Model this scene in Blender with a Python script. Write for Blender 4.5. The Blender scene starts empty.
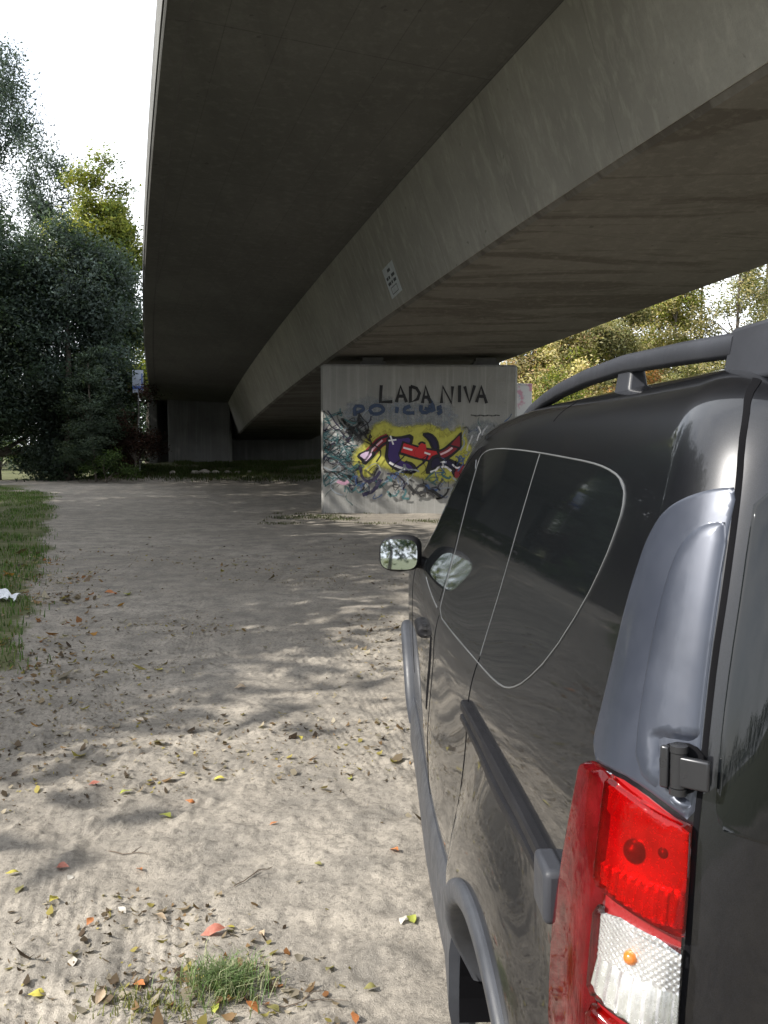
import bpy, bmesh, math, random
import numpy as np
from mathutils import Vector, Matrix, geometry
from mathutils.bvhtree import BVHTree

random.seed(7)
RNG = np.random.default_rng(11)
SC = bpy.context.scene
COL = SC.collection
PI = math.pi

# ------------------------------------------------------------------ helpers
def tag(o, label=None, cat=None, group=None, kind=None):
    if label: o['label'] = label
    if cat: o['category'] = cat
    if group: o['group'] = group
    if kind: o['kind'] = kind
    return o

def link(o, parent=None):
    COL.objects.link(o)
    if parent is not None:
        o.parent = parent
    return o

def empty(name, loc, rz=0.0):
    o = bpy.data.objects.new(name, None)
    o.location = loc
    o.rotation_euler = (0, 0, rz)
    o.empty_display_size = 0.2
    return link(o)

class MB:
    """collects vertices and faces and links them as ONE mesh object"""
    def __init__(s):
        s.v = []; s.f = []; s.m = []; s.c = []
    def add(s, vs, fs, mi=0, col=None):
        b = len(s.v)
        s.v += [tuple(p) for p in vs]
        s.f += [tuple(i + b for i in f) for f in fs]
        s.m += [mi] * len(fs)
        if col is not None:
            if isinstance(col[0], (int, float)):
                s.c += [col] * len(vs)
            else:
                s.c += list(col)
        return s
    def box(s, c, d, mi=0, rot=None):
        x, y, z = (k / 2 for k in d)
        P = [Vector((i * x, j * y, k * z)) for i in (-1, 1) for j in (-1, 1) for k in (-1, 1)]
        if rot is not None: P = [rot @ p for p in P]
        P = [p + Vector(c) for p in P]
        return s.add(P, [(0, 1, 3, 2), (4, 6, 7, 5), (0, 4, 5, 1), (2, 3, 7, 6), (0, 2, 6, 4), (1, 5, 7, 3)], mi)
    def tube(s, pts, radii, n=10, mi=0, cap=True, up=None):
        pts = [Vector(p) for p in pts]
        if isinstance(radii, (int, float)): radii = [radii] * len(pts)
        rings = []
        nrm = None
        for i, p in enumerate(pts):
            t = (pts[min(i + 1, len(pts) - 1)] - pts[max(i - 1, 0)]).normalized()
            if nrm is None:
                a = Vector((0, 0, 1)) if abs(t.z) < .9 else Vector((1, 0, 0))
                nrm = (a - t * a.dot(t)).normalized()
            else:
                nrm = (nrm - t * nrm.dot(t)).normalized()
            b = t.cross(nrm)
            r = radii[i]
            rings.append([p + nrm * (r * math.cos(2 * PI * k / n)) + b * (r * math.sin(2 * PI * k / n)) for k in range(n)])
        vs = [q for R in rings for q in R]
        fs = []
        for i in range(len(pts) - 1):
            for k in range(n):
                a = i * n + k; b2 = i * n + (k + 1) % n
                fs.append((a, b2, b2 + n, a + n))
        if cap:
            fs.append(tuple(range(n))[::-1]); fs.append(tuple((len(pts) - 1) * n + k for k in range(n)))
        return s.add(vs, fs, mi)
    def sweep(s, sections, closed=True, mi=0, cap=True):
        """sections: list of rings (same length) of points"""
        n = len(sections[0])
        vs = [q for R in sections for q in R]
        fs = []
        for i in range(len(sections) - 1):
            for k in range(n if closed else n - 1):
                a = i * n + k; b2 = i * n + (k + 1) % n
                fs.append((a, b2, b2 + n, a + n))
        if cap and closed:
            fs.append(tuple(range(n))[::-1]); fs.append(tuple((len(sections) - 1) * n + k for k in range(n)))
        return s.add(vs, fs, mi)
    def build(s, name, mats, parent=None, smooth=True, angle=40, origin=None, bevel=0.0):
        me = bpy.data.meshes.new(name)
        V = s.v
        if origin is not None:
            V = [(p[0] - origin[0], p[1] - origin[1], p[2] - origin[2]) for p in V]
        me.from_pydata(V, [], s.f)
        if not isinstance(mats, (list, tuple)): mats = [mats]
        for m in mats: me.materials.append(m)
        me.polygons.foreach_set('material_index', s.m)
        if s.c and len(s.c) == len(V):
            at = me.color_attributes.new('tint', 'FLOAT_COLOR', 'POINT')
            at.data.foreach_set('color', np.array([tuple(c) + (1,) * (4 - len(c)) for c in s.c], 'f').ravel())
        me.update()
        bm = bmesh.new(); bm.from_mesh(me)
        bmesh.ops.recalc_face_normals(bm, faces=bm.faces) if len(bm.faces) < 60000 and not s.c else None
        bm.to_mesh(me); bm.free()
        if smooth:
            me.polygons.foreach_set('use_smooth', [True] * len(me.polygons))
            try: me.set_sharp_from_angle(angle=math.radians(angle))
            except Exception: pass
        o = bpy.data.objects.new(name, me)
        if origin is not None: o.location = origin
        link(o, parent)
        if bevel > 0:
            b = o.modifiers.new('bevel', 'BEVEL'); b.width = bevel; b.segments = 3; b.limit_method = 'ANGLE'; b.angle_limit = math.radians(35)
        return o

def np_mesh(name, V, F, mats, col=None, smooth=False, parent=None):
    """fast mesh from numpy arrays; F is (n,3) or (n,4)"""
    me = bpy.data.meshes.new(name)
    k = F.shape[1]
    me.vertices.add(len(V)); me.vertices.foreach_set('co', np.ascontiguousarray(V, 'f').ravel())
    me.loops.add(F.size); me.loops.foreach_set('vertex_index', np.ascontiguousarray(F, 'i').ravel())
    me.polygons.add(len(F))
    me.polygons.foreach_set('loop_start', np.arange(0, F.size, k, dtype='i'))
    if not isinstance(mats, (list, tuple)): mats = [mats]
    for m in mats: me.materials.append(m)
    if smooth: me.polygons.foreach_set('use_smooth', np.ones(len(F), bool))
    if col is not None:
        at = me.color_attributes.new('tint', 'FLOAT_COLOR', 'POINT')
        c = np.ones((len(V), 4), 'f'); c[:, :col.shape[1]] = col
        at.data.foreach_set('color', c.ravel())
    me.update(calc_edges=True); me.validate()
    o = bpy.data.objects.new(name, me)
    return link(o, parent)

# value noise on the plane
_perm = RNG.random((256, 256))
def vnoise(x, y):
    xi = np.floor(x).astype(int); yi = np.floor(y).astype(int)
    fx = x - xi; fy = y - yi
    fx = fx * fx * (3 - 2 * fx); fy = fy * fy * (3 - 2 * fy)
    a = _perm[xi % 256, yi % 256]; b = _perm[(xi + 1) % 256, yi % 256]
    c = _perm[xi % 256, (yi + 1) % 256]; d = _perm[(xi + 1) % 256, (yi + 1) % 256]
    return (a * (1 - fx) + b * fx) * (1 - fy) + (c * (1 - fx) + d * fx) * fy - .5
def fbm(x, y, o=4, g=.5):
    s = 0; a = 1
    for k in range(o):
        s = s + a * vnoise(x + 17.3 * k, y + 5.7 * k); x = x * 2.03; y = y * 2.03; a *= g
    return s
def sstep(a, b, x):
    t = np.clip((x - a) / (b - a), 0, 1)
    return t * t * (3 - 2 * t)

# ------------------------------------------------------------------ material helpers
class NT:
    def __init__(s, name):
        s.m = bpy.data.materials.new(name); s.m.use_nodes = True
        s.t = s.m.node_tree; s.t.nodes.clear()
        s.out = s.n('ShaderNodeOutputMaterial')
    def n(s, typ, **kw):
        nd = s.t.nodes.new(typ)
        for k, v in kw.items():
            if k.startswith('i_'):
                nd.inputs[k[2:].replace('_', ' ')].default_value = v
            else: setattr(nd, k, v)
        return nd
    def l(s, a, b): s.t.links.new(a, b)
    def coord(s): return s.n('ShaderNodeTexCoord').outputs['Object']
    def noise(s, vec, scale, detail=4, rough=.55, stretch=None, dist=0.0):
        if stretch is not None:
            mp = s.n('ShaderNodeMapping'); mp.inputs['Scale'].default_value = stretch
            s.l(vec, mp.inputs['Vector']); vec = mp.outputs['Vector']
        nd = s.n('ShaderNodeTexNoise'); nd.inputs['Scale'].default_value = scale
        nd.inputs['Detail'].default_value = detail; nd.inputs['Roughness'].default_value = rough
        nd.inputs['Distortion'].default_value = dist
        s.l(vec, nd.inputs['Vector']); return nd.outputs['Fac']
    def ramp(s, fac, stops):
        r = s.n('ShaderNodeValToRGB'); e = r.color_ramp.elements
        while len(e) < len(stops): e.new(.5)
        for el, (p, c) in zip(e, stops):
            el.position = p
            el.color = (c, c, c, 1) if isinstance(c, (int, float)) else tuple(c) + (1,)
        s.l(fac, r.inputs['Fac']); return r.outputs['Color']
    def mix(s, fac, a, b, mode='MIX'):
        mx = s.n('ShaderNodeMix'); mx.data_type = 'RGBA'; mx.blend_type = mode
        for sock, v in ((mx.inputs[0], fac), (mx.inputs[6], a), (mx.inputs[7], b)):
            if isinstance(v, (int, float)): sock.default_value = v
            elif isinstance(v, tuple): sock.default_value = v + (1,) * (4 - len(v))
            else: s.l(v, sock)
        return mx.outputs[2]
    def math(s, op, a, b=0.0):
        nd = s.n('ShaderNodeMath'); nd.operation = op
        for sock, v in ((nd.inputs[0], a), (nd.inputs[1], b)):
            if isinstance(v, (int, float)): sock.default_value = v
            else: s.l(v, sock)
        return nd.outputs[0]
    def bump(s, h, strength=.3, dist=.01, nrm=None):
        b = s.n('ShaderNodeBump'); b.inputs['Strength'].default_value = strength; b.inputs['Distance'].default_value = dist
        s.l(h, b.inputs['Height'])
        if nrm is not None: s.l(nrm, b.inputs['Normal'])
        return b.outputs['Normal']
    def pbsdf(s, **kw):
        p = s.n('ShaderNodeBsdfPrincipled')
        for k, v in kw.items():
            k = k.replace('_', ' ')
            sock = p.inputs[k]
            if isinstance(v, (int, float)): sock.default_value = v
            elif isinstance(v, tuple): sock.default_value = v + (1,) if len(v) == 3 and sock.type == 'RGBA' else v
            else: s.l(v, sock)
        return p
    def done(s, shader):
        s.l(shader, s.out.inputs['Surface']); return s.m

def simple(name, col, rough=.5, metal=0.0, coat=0.0, var=.15, vscale=6.0, bump=0.0, bscale=200.0, spec=.5):
    k = NT(name); c = k.coord()
    n = k.noise(c, vscale, 5)
    col2 = tuple(min(1, x * (1 + var)) for x in col); col1 = tuple(x * (1 - var) for x in col)
    base = k.ramp(n, [(.3, col1), (.7, col2)])
    r = k.ramp(k.noise(c, vscale * 3.1, 4), [(.3, max(0, rough - .08)), (.7, min(1, rough + .08))])
    kw = dict(Base_Color=base, Roughness=r, Metallic=metal, Coat_Weight=coat, Coat_Roughness=.05, Specular_IOR_Level=spec)
    if bump > 0:
        kw['Normal'] = k.bump(k.noise(c, bscale, 2), bump, .002)
    return k.done(k.pbsdf(**kw).outputs[0])

# concrete: formwork streaks, stains, fine pits
def concrete(name, base, dark, stain_axis=(1, 1, .12), brown=None, joints=()):
    k = NT(name); c = k.coord()
    big = k.noise(c, .35, 6, .6)
    streak = k.noise(c, 1.6, 6, .65, stretch=stain_axis, dist=.6)
    fine = k.noise(c, 18, 6, .65)
    col = k.ramp(big, [(.32, dark), (.66, base)])
    col = k.mix(k.ramp(streak, [(.46, 0.0), (.68, .55)]), col, tuple(x * .55 for x in base))
    col = k.mix(k.ramp(fine, [(.35, .35), (.6, 0.0)]), col, tuple(x * .7 for x in base))
    if joints:                                     # formwork joints
        sp = k.n('ShaderNodeSeparateXYZ'); k.l(c, sp.inputs[0])
        for ax, ay, per, wd, st in joints:
            u = k.math('ADD', k.math('MULTIPLY', sp.outputs[0], ax / per), k.math('MULTIPLY', sp.outputs[1], ay / per))
            ln = k.math('LESS_THAN', k.math('FRACT', k.math('ADD', u, 400.0)), wd / per)
            col = k.mix(k.math('MULTIPLY', ln, st), col, tuple(x * .45 for x in base))
            bd = k.n('ShaderNodeTexWhiteNoise'); bd.noise_dimensions = '1D'; k.l(k.math('FLOOR', k.math('ADD', u, 400.0)), bd.inputs['W'])
            col = k.mix(k.math('MULTIPLY', bd.outputs['Value'], .22), col, tuple(x * .6 for x in base))
    if brown:
        bn = k.noise(c, .55, 5, .6, stretch=(.35, 1.6, 1), dist=1.2)
        col = k.mix(k.ramp(bn, [(.47, 0.0), (.53, .75)]), col, brown)
    pale = k.noise(c, 2.2, 7, .7, stretch=(3, 3, .10), dist=.4)
    col = k.mix(k.ramp(pale, [(.50, 0.0), (.74, .38)]), col, tuple(min(1, x * 1.5) for x in base))
    spots = k.noise(c, 6.5, 3, .5); col = k.mix(k.ramp(spots, [(.70, 0.0), (.74, .6)]), col, tuple(x * .35 for x in base))
    h = k.math('ADD', k.math('MULTIPLY', fine, .6), k.noise(c, 70, 4))
    nb = k.bump(h, .35, .012)
    return k.done(k.pbsdf(Base_Color=col, Roughness=.88, Normal=nb, Specular_IOR_Level=.3).outputs[0])

M = {}
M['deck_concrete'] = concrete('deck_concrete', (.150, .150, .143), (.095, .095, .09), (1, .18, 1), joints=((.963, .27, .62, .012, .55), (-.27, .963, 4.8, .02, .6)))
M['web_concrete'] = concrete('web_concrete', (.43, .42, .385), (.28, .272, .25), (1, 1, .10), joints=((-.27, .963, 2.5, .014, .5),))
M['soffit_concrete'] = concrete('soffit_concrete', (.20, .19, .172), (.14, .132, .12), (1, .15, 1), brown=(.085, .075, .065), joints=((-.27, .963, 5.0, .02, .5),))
M['pier_concrete'] = concrete('pier_concrete', (.35, .345, .33), (.20, .20, .192), (1, 1, .09))
M['edge_concrete'] = concrete('edge_concrete', (.17, .17, .165), (.10, .10, .10), (1, 1, .10))
M['abutment_concrete'] = concrete('abutment_concrete', (.20, .20, .195), (.11, .11, .108), (1, 1, .10))
M['dark_concrete'] = concrete('dark_concrete', (.12, .12, .115), (.06, .06, .058), (1, 1, .10))

# ------------------------------------------------------------------ camera, world, sun
CAM = Vector((-1.1744, -0.9726, 1.6413)); F_PX = 900.0; YAW = .0314; PIT = .0745
cd = bpy.data.cameras.new('camera'); cam = bpy.data.objects.new('camera', cd); link(cam)
cam.location = CAM; cam.rotation_euler = (PI / 2 - PIT, 0, -YAW)
cd.sensor_fit = 'VERTICAL'; cd.sensor_height = 24; cd.lens = F_PX / 1024 * 24
cd.clip_start = .02; cd.clip_end = 3000
SC.camera = cam

SUN_EL = math.radians(38)
SUN_AZ = Vector((-.927, -.375))        # horizontal direction towards the sun
sdir = Vector((SUN_AZ.x * math.cos(SUN_EL), SUN_AZ.y * math.cos(SUN_EL), math.sin(SUN_EL))).normalized()
sl = bpy.data.lights.new('sun', 'SUN'); sl.energy = 4.3; sl.angle = math.radians(.53); sl.color = (1, .95, .86)
so = bpy.data.objects.new('sun', sl); link(so); so.location = (-30, -12, 40)
so.rotation_euler = sdir.to_track_quat('Z', 'Y').to_euler()

w = bpy.data.worlds.new('World'); SC.world = w; w.use_nodes = True
nt = w.node_tree; nt.nodes.clear()
wo = nt.nodes.new('ShaderNodeOutputWorld'); bg = nt.nodes.new('ShaderNodeBackground')
sky = nt.nodes.new('ShaderNodeTexSky'); sky.sky_type = 'NISHITA'; sky.sun_disc = False
sky.sun_elevation = SUN_EL; sky.sun_rotation = math.atan2(SUN_AZ.x, SUN_AZ.y)
sky.air_density = 1.0; sky.dust_density = 2.5; sky.ozone_density = 1.0
tc = nt.nodes.new('ShaderNodeTexCoord')
cn = nt.nodes.new('ShaderNodeTexNoise'); cn.inputs['Scale'].default_value = 2.2; cn.inputs['Detail'].default_value = 7; cn.inputs['Roughness'].default_value = .55
cm = nt.nodes.new('ShaderNodeMapping'); cm.inputs['Scale'].default_value = (1, 1, 2.2)
cr = nt.nodes.new('ShaderNodeValToRGB'); cr.color_ramp.elements[0].position = .34; cr.color_ramp.elements[0].color = (.50, .50, .50, 1)
cr.color_ramp.elements[1].position = .58; cr.color_ramp.elements[1].color = (.95, .95, .95, 1)
mx = nt.nodes.new('ShaderNodeMix'); mx.data_type = 'RGBA'; mx.inputs[7].default_value = (8.6, 8.9, 9.3, 1)
nt.links.new(tc.outputs['Generated'], cm.inputs['Vector']); nt.links.new(cm.outputs['Vector'], cn.inputs['Vector'])
nt.links.new(cn.outputs['Fac'], cr.inputs['Fac']); nt.links.new(cr.outputs['Color'], mx.inputs[0])
nt.links.new(sky.outputs['Color'], mx.inputs[6]); nt.links.new(mx.outputs[2], bg.inputs['Color'])
bg.inputs['Strength'].default_value = .13
nt.links.new(bg.outputs[0], wo.inputs['Surface'])
SC.view_settings.view_transform = 'Standard'; SC.view_settings.look = 'None'
SC.view_settings.exposure = 1.0; SC.view_settings.gamma = 1
SC.cycles.max_bounces = 8; SC.cycles.transparent_max_bounces = 24
SC.cycles.diffuse_bounces = 5

def ground_at(px, py, z=0.0):
    """development aid: the point of the plane z under an image pixel"""
    r = (px - 384) / F_PX; v = (512 - py) / F_PX
    fw = math.cos(PIT) + v * math.sin(PIT); u = v * math.cos(PIT) - math.sin(PIT)
    d = Vector((r * math.cos(YAW) + fw * math.sin(YAW), -r * math.sin(YAW) + fw * math.cos(YAW), u))
    t = (z - CAM.z) / d.z
    return CAM + d * t

# ------------------------------------------------------------------ bridge
def br_x(s): return 3.793 - .28196 * s + .000958 * s * s
def br_z(s):                      # height of the girder soffit along the bridge
    if s < -6: return 4.796 + .027 * 6 - .0012 * 36 + .0125 * (-6 - s)
    if s < 15: return 4.796 - .02707 * s - .0011961 * s * s
    return 4.796 - .02707 * 15 - .0011961 * 225 - .060 * (s - 15)
def br_pt(s, off, h):
    th = -.28196 + .001916 * s
    return Vector((br_x(s) + off * math.cos(th), s - off * math.sin(th), br_z(s) + h))
SS = [-45 + 1.5 * i for i in range(66)] + [53.5]
br = empty('road_bridge', br_pt(20.65, 2, 0))
br.location.z = 0
tag(br, 'long concrete road bridge spanning the picture overhead on a deep box girder', 'bridge')
def bridge_part(name, ring, mat, smooth=False, bev=0):
    m = MB(); m.sweep([[br_pt(s, o, h) for o, h in ring] for s in SS])
    ob = m.build(name, mat, None, smooth=smooth, bevel=bev)
    ob.parent = br; ob.matrix_parent_inverse = Matrix.Translation(-br.location); return ob
GW = 4.458

bridge_part('deck', [(-4.38, 1.82), (-4.36, 1.79), (-4.12, 1.79), (-4.09, 1.82), (-.56, 1.60), (GW + .56, 1.60), (8.6, 1.79), (8.9, 1.79), (8.9, 2.12), (-4.38, 2.12)], M['deck_concrete'])
bridge_part('edge_beam', [(-4.40, 1.86), (-4.40, 2.45), (-4.12, 2.45), (-4.12, 2.125), (-4.385, 2.125), (-4.385, 1.86)], M['edge_concrete'])
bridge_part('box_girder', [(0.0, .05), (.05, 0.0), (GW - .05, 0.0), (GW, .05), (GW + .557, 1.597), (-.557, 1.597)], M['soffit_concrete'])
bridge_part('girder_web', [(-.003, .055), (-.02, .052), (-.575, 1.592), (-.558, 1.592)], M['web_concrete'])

# ------------------------------------------------------------------ pier and bearings
PY = 20.62
pier = empty('bridge_pier', (.35, PY + .6, 0))
tag(pier, 'pale concrete bridge pier covered in graffiti standing behind the van', 'bridge pier')
m = MB()
def pier_ring(z, g=0.0):
    x0, x1, y0, y1, c = -2.0 - g, 2.70 + g, PY - g, PY + 1.2 + g, .05
    return [Vector((x, y, z)) for x, y in ((x0 + c, y0), (x1 - c, y0), (x1, y0 + c), (x1, y1 - c), (x1 - c, y1), (x0 + c, y1), (x0, y1 - c), (x0, y0 + c))]
m.sweep([pier_ring(-.4), pier_ring(.8), pier_ring(2.0), pier_ring(3.50), pier_ring(3.55, -.05)])
ob = m.build('shaft', M['pier_concrete'], pier, smooth=False); ob.matrix_parent_inverse = Matrix.Translation(-pier.location)
M['bearing'] = simple('bearing_steel', (.06, .058, .055), .6)
for bx in (-.75, 2.0):
    m = MB(); m.box((bx, PY + .6, 3.60), (.62, .55, .10)); m.box((bx, PY + .6, 3.70), (.5, .45, .10))
    ob = m.build('bearing', M['bearing'], pier, smooth=False); ob.matrix_parent_inverse = Matrix.Translation(-pier.location)

# ------------------------------------------------------------------ abutment at the far end
ab = empty('bridge_abutment', (-5.5, 46.6, .3))
tag(ab, 'dark concrete abutment wall closing the far end of the bridge above a grassy bank', 'abutment')
def setw(ob, root): ob.matrix_parent_inverse = Matrix.Translation(-root.location); return ob
zt = br_z(46.5)
m = MB(); m.box((-9.35, 46.9, zt / 2 + .75), (3.2, .9, zt + 2.3))
setw(m.build('support_column', M['abutment_concrete'], ab, smooth=False, bevel=.03), ab)
m = MB(); m.box((-4.0, 52.2, 2.2), (16, .8, 4.6))
setw(m.build('back_wall', M['dark_concrete'], ab, smooth=False, bevel=.03), ab)
m = MB(); m.box((-11.75, 51.0, 2.2), (.45, 8.8, 4.4))
setw(m.build('wing_wall', M['dark_concrete'], ab, smooth=False, bevel=.03), ab)

# ------------------------------------------------------------------ ground
def bank(x, y):
    b = .75 * sstep(36.5, 46.0, y + .15 * (x + 5)) * sstep(-15.5, -11, x) * sstep(12, 5, x)
    b = b + 2.0 * sstep(30, 60, x) * sstep(-10, 20, y)
    return b
def verge(x, y):
    """1 on the grass verge on the left, 0 on the dirt"""
    yy = np.array([-3, 2, 4.2, 5.8, 8.3, 11.4, 14.5, 18, 24, 29, 34]); ex = np.array([-4.4, -4.1, -3.75, -3.85, -4.5, -5.5, -6.45, -7.55, -9.6, -11.2, -15])
    e = np.interp(y, yy, ex) + .5 * fbm(x * .9 + 3, y * .9, 4)
    return sstep(.25, -.25, x - e) * sstep(34.5, 33, y)
def track(x, y, x0, y0, ang, wid, depth):
    """a tyre track with tread bars"""
    c, s = math.cos(ang), math.sin(ang)
    u = (x - x0) * c - (y - y0) * s; v = (x - x0) * s + (y - y0) * c
    u = u + .03 * np.sin(v * .8)
    inn = sstep(wid / 2 + .03, wid / 2 - .02, np.abs(u))
    tread = np.cos(u * 2 * PI / .036) * .35 + .22 * np.sign(np.sin(v * 2 * PI / .055 + 2.2 * np.sign(u) * u / wid * 6))
    rim = np.exp(-((np.abs(u) - wid / 2 - .02) / .025) ** 2)
    return inn * (-depth * .7 + tread * depth * 1.1) + rim * depth * .45
def ground_h(x, y, fine=True):
    h = bank(x, y) + .05 * fbm(x * .35, y * .35, 3) + .018 * fbm(x * 1.7 + 9, y * 1.7, 3)
    h = h + .05 * verge(x, y)
    if fine:
        near = sstep(16, 7, y) * sstep(-9, -6, x) * sstep(7, 4, x)
        f = .022 * fbm(x * 5.5, y * 5.5, 5, .58)
        lump = fbm(x * 13 + 40, y * 13, 4); f = f + .022 * np.clip(lump, .05, 1)
        cl = vnoise(x * 31, y * 31) ; f = f + .040 * np.clip(cl - .14, 0, 1) * sstep(-.1, .25, fbm(x * 1.3 + 70, y * 1.3, 3))
        tr = 0
        for a in ((-3.06, 4.9, -.25, .19, .008), (-2.64, 4.4, -.20, .17, .007), (-1.35, 4.3, -.27, .16, .006), (-3.5, 5.6, -.22, .2, .009), (-1.6, 7.5, -.18, .18, .006), (-2.9, 9, -.15, .22, .010)):
            tr = tr + track(x, y, *a)
        tr = tr * sstep(-.20, .25, fbm(x * 1.1 + 31, y * 1.1, 4))
        h = h + near * (f + tr)
    return h
def axis(lo, hi, fine, far0, far1, growth=1.16):
    a = list(np.arange(lo, hi, fine)); d = fine
    x = a[-1]
    while x < far1: d = min(d * growth, 12); x += d; a.append(x)
    x = a[0]; d = fine; pre = []
    while x > far0: d = min(d * growth, 12); x -= d; pre.append(x)
    return np.array(pre[::-1] + a)
gx = axis(-4.3, .3, .0105, -420, 420, 1.09); gy = axis(.9, 7.0, .0135, -300, 620, 1.055)
GX, GY = np.meshgrid(gx, gy)
GZ = ground_h(GX, GY)
nx, ny = len(gx), len(gy)
V = np.stack([GX, GY, GZ], -1).reshape(-1, 3)
I = np.arange(nx * ny).reshape(ny, nx)
Fq = np.stack([I[:-1, :-1], I[:-1, 1:], I[1:, 1:], I[1:, :-1]], -1).reshape(-1, 4)
grassy = np.maximum(verge(GX, GY), sstep(.05, .3, bank(GX, GY)) * .8)
far = np.maximum(sstep(-12, -16, GX), sstep(9, 14, GX + .25 * np.clip(GY, 0, 80))); far = np.maximum(far, sstep(44, 48, GY)); far = np.maximum(far, sstep(-6, -12, GY))
pathl = sstep(1.6, .6, np.abs(GY - 38.5) - 1.6) * sstep(-7, -9, GX)
far = far * (1 - pathl)
grassy = np.maximum(grassy, far)

k = NT('sandy_ground'); c = k.coord()
big = k.noise(c, .45, 6, .6); mid = k.noise(c, 3.2, 7, .62); fin = k.noise(c, 46, 6, .7); grit = k.noise(c, 210, 3, .6)
dirt = k.ramp(big, [(.30, (.205, .184, .156)), (.70, (.355, .322, .277))])
dirt = k.mix(k.ramp(mid, [(.36, .85), (.58, 0.0)]), dirt, (.165, .152, .134))
dirt = k.mix(k.ramp(k.noise(c, 11, 6, .7), [(.36, .6), (.47, 0.0)]), dirt, (.13, .118, .102))
dirt = k.mix(k.ramp(fin, [(.34, .75), (.50, 0.0)]), dirt, (.10, .09, .078))
dirt = k.mix(k.ramp(grit, [(.58, 0.0), (.74, .6)]), dirt, (.50, .465, .42))
soil = k.ramp(k.noise(c, 2.4, 7, .65), [(.3, (.06, .07, .028)), (.55, (.10, .105, .05)), (.75, (.20, .17, .115))])
at = k.n('ShaderNodeAttribute'); at.attribute_name = 'tint'
sep = k.n('ShaderNodeSeparateColor'); k.l(at.outputs['Color'], sep.inputs[0])
msk = k.math('ADD', sep.outputs[0], k.math('MULTIPLY', k.math('SUBTRACT', k.noise(c, 5, 6, .7), .5), .9))
col = k.mix(k.ramp(msk, [(.35, 0.0), (.65, 1.0)]), dirt, soil)
h = k.math('ADD', k.math('MULTIPLY', fin, .8), k.math('MULTIPLY', grit, .35))
nb = k.bump(h, .8, .012)
M['ground'] = k.done(k.pbsdf(Base_Color=col, Roughness=.95, Normal=nb, Specular_IOR_Level=.2).outputs[0])
gr = np_mesh('ground', V, Fq, M['ground'], col=np.stack([grassy.ravel()] * 3, -1), smooth=True)
tag(gr, 'pale sandy ground with tyre tracks', kind='structure')

# ------------------------------------------------------------------ the van
VAN = Vector((0, 2.18, 0))
van = empty('parked_van', VAN)
tag(van, 'black van with roof rails parked on sand beneath the bridge, rear corner towards the viewer', 'van')
def vsub(ob): return setw(ob, van) if ob.parent == van else ob

# levels: z, half width, rear y, front y, rear corner radius
LV = [(.24, .800, .09, 4.10, .16), (.32, .845, .04, 4.22, .17), (.45, .868, .015, 4.29, .17), (.60, .876, .0, 4.33, .17), (.80, .882, .0, 4.34, .17), (.95, .882, .004, 4.29, .17),
      (1.04, .879, .010, 4.10, .17), (1.09, .875, .015, 3.70, .17), (1.14, .868, .020, 3.42, .17), (1.25, .846, .032, 3.26, .165), (1.36, .820, .046, 3.14, .16), (1.48, .791, .064, 3.0, .155),
      (1.58, .764, .084, 2.86, .15), (1.65, .742, .104, 2.76, .15), (1.70, .715, .130, 2.67, .15), (1.735, .672, .168, 2.58, .15), (1.758, .61, .225, 2.46, .15), (1.772, .50, .33, 2.28, .15), (1.783, .33, .50, 2.05, .12), (1.79, .12, .75, 1.7, .06)]
def cr_interp(rows, n):
    R = np.array(rows); N = len(R); out = []
    for i in range(N - 1):
        p0, p1, p2, p3 = R[max(i - 1, 0)], R[i], R[i + 1], R[min(i + 2, N - 1)]
        for j in range(n):
            t = j / n
            # centripetal-like limited tangents in z keep the levels ordered
            out.append(.5 * ((2 * p1) + (p2 - p0) * t + (2 * p0 - 5 * p1 + 4 * p2 - p3) * t * t + (3 * p1 - p0 - 3 * p2 + p3) * t ** 3))
    out.append(R[-1]); return np.array(out)
def roof_drop(y, z):
    d = .030 * np.clip(y - 1.3, 0, 9) ** 2 + .02 * np.clip(.5 - y, 0, 1) ** 2
    return d * sstep(1.15, 1.72, z)
def side_bow(y): return 1 - .010 * ((y - 2.0) / 2.0) ** 2 - .035 * sstep(3.3, 4.3, y)
def bulge(y, z):
    b = .038 * float(sstep(.2, 2.0, y) * sstep(1.32, .98, z) * sstep(4.2, 3.4, y))
    b += .026 * float(sstep(.95, .62, z) * sstep(.28, .8, y) * sstep(3.0, 1.6, y) * sstep(.25, .55, z))
    return b + .044 * float(sstep(.66, .44, math.hypot(y - .717, (z - .33) * .95)) * sstep(.30, .62, z))
def half_plan(w_, yr, yf, R):
    """left half of the plan outline from the rear centre round to the front centre"""
    R = min(R, w_ * .8); pts = []
    for i in range(14): x = (w_ - R) * i / 14; pts.append((x, yr + .02 * (x / w_) ** 2 * 1.0))
    for i in range(17):
        a = i / 16 * PI / 2
        q = .02 * ((w_ - R) / w_) ** 2 * (1 - i / 16)
        pts.append((w_ - R + R * math.sin(a), yr + q + R - R * math.cos(a)))
    Rf = min(.38, w_ * .8, max(.05, (yf - yr) * .3)); y0, y1 = yr + R, yf - Rf
    for i in range(1, 90): pts.append((w_, y0 + (y1 - y0) * i / 90))
    for i in range(13):
        a = i / 12 * PI / 2; pts.append((w_ - Rf + Rf * math.cos(a), y1 + Rf * math.sin(a)))
    for i in range(1, 9): pts.append(((w_ - Rf) * (1 - i / 8), yf + .03 * (i / 8)))
    return pts
lev = cr_interp(LV, 5)
bv = []; nrow = None
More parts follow.
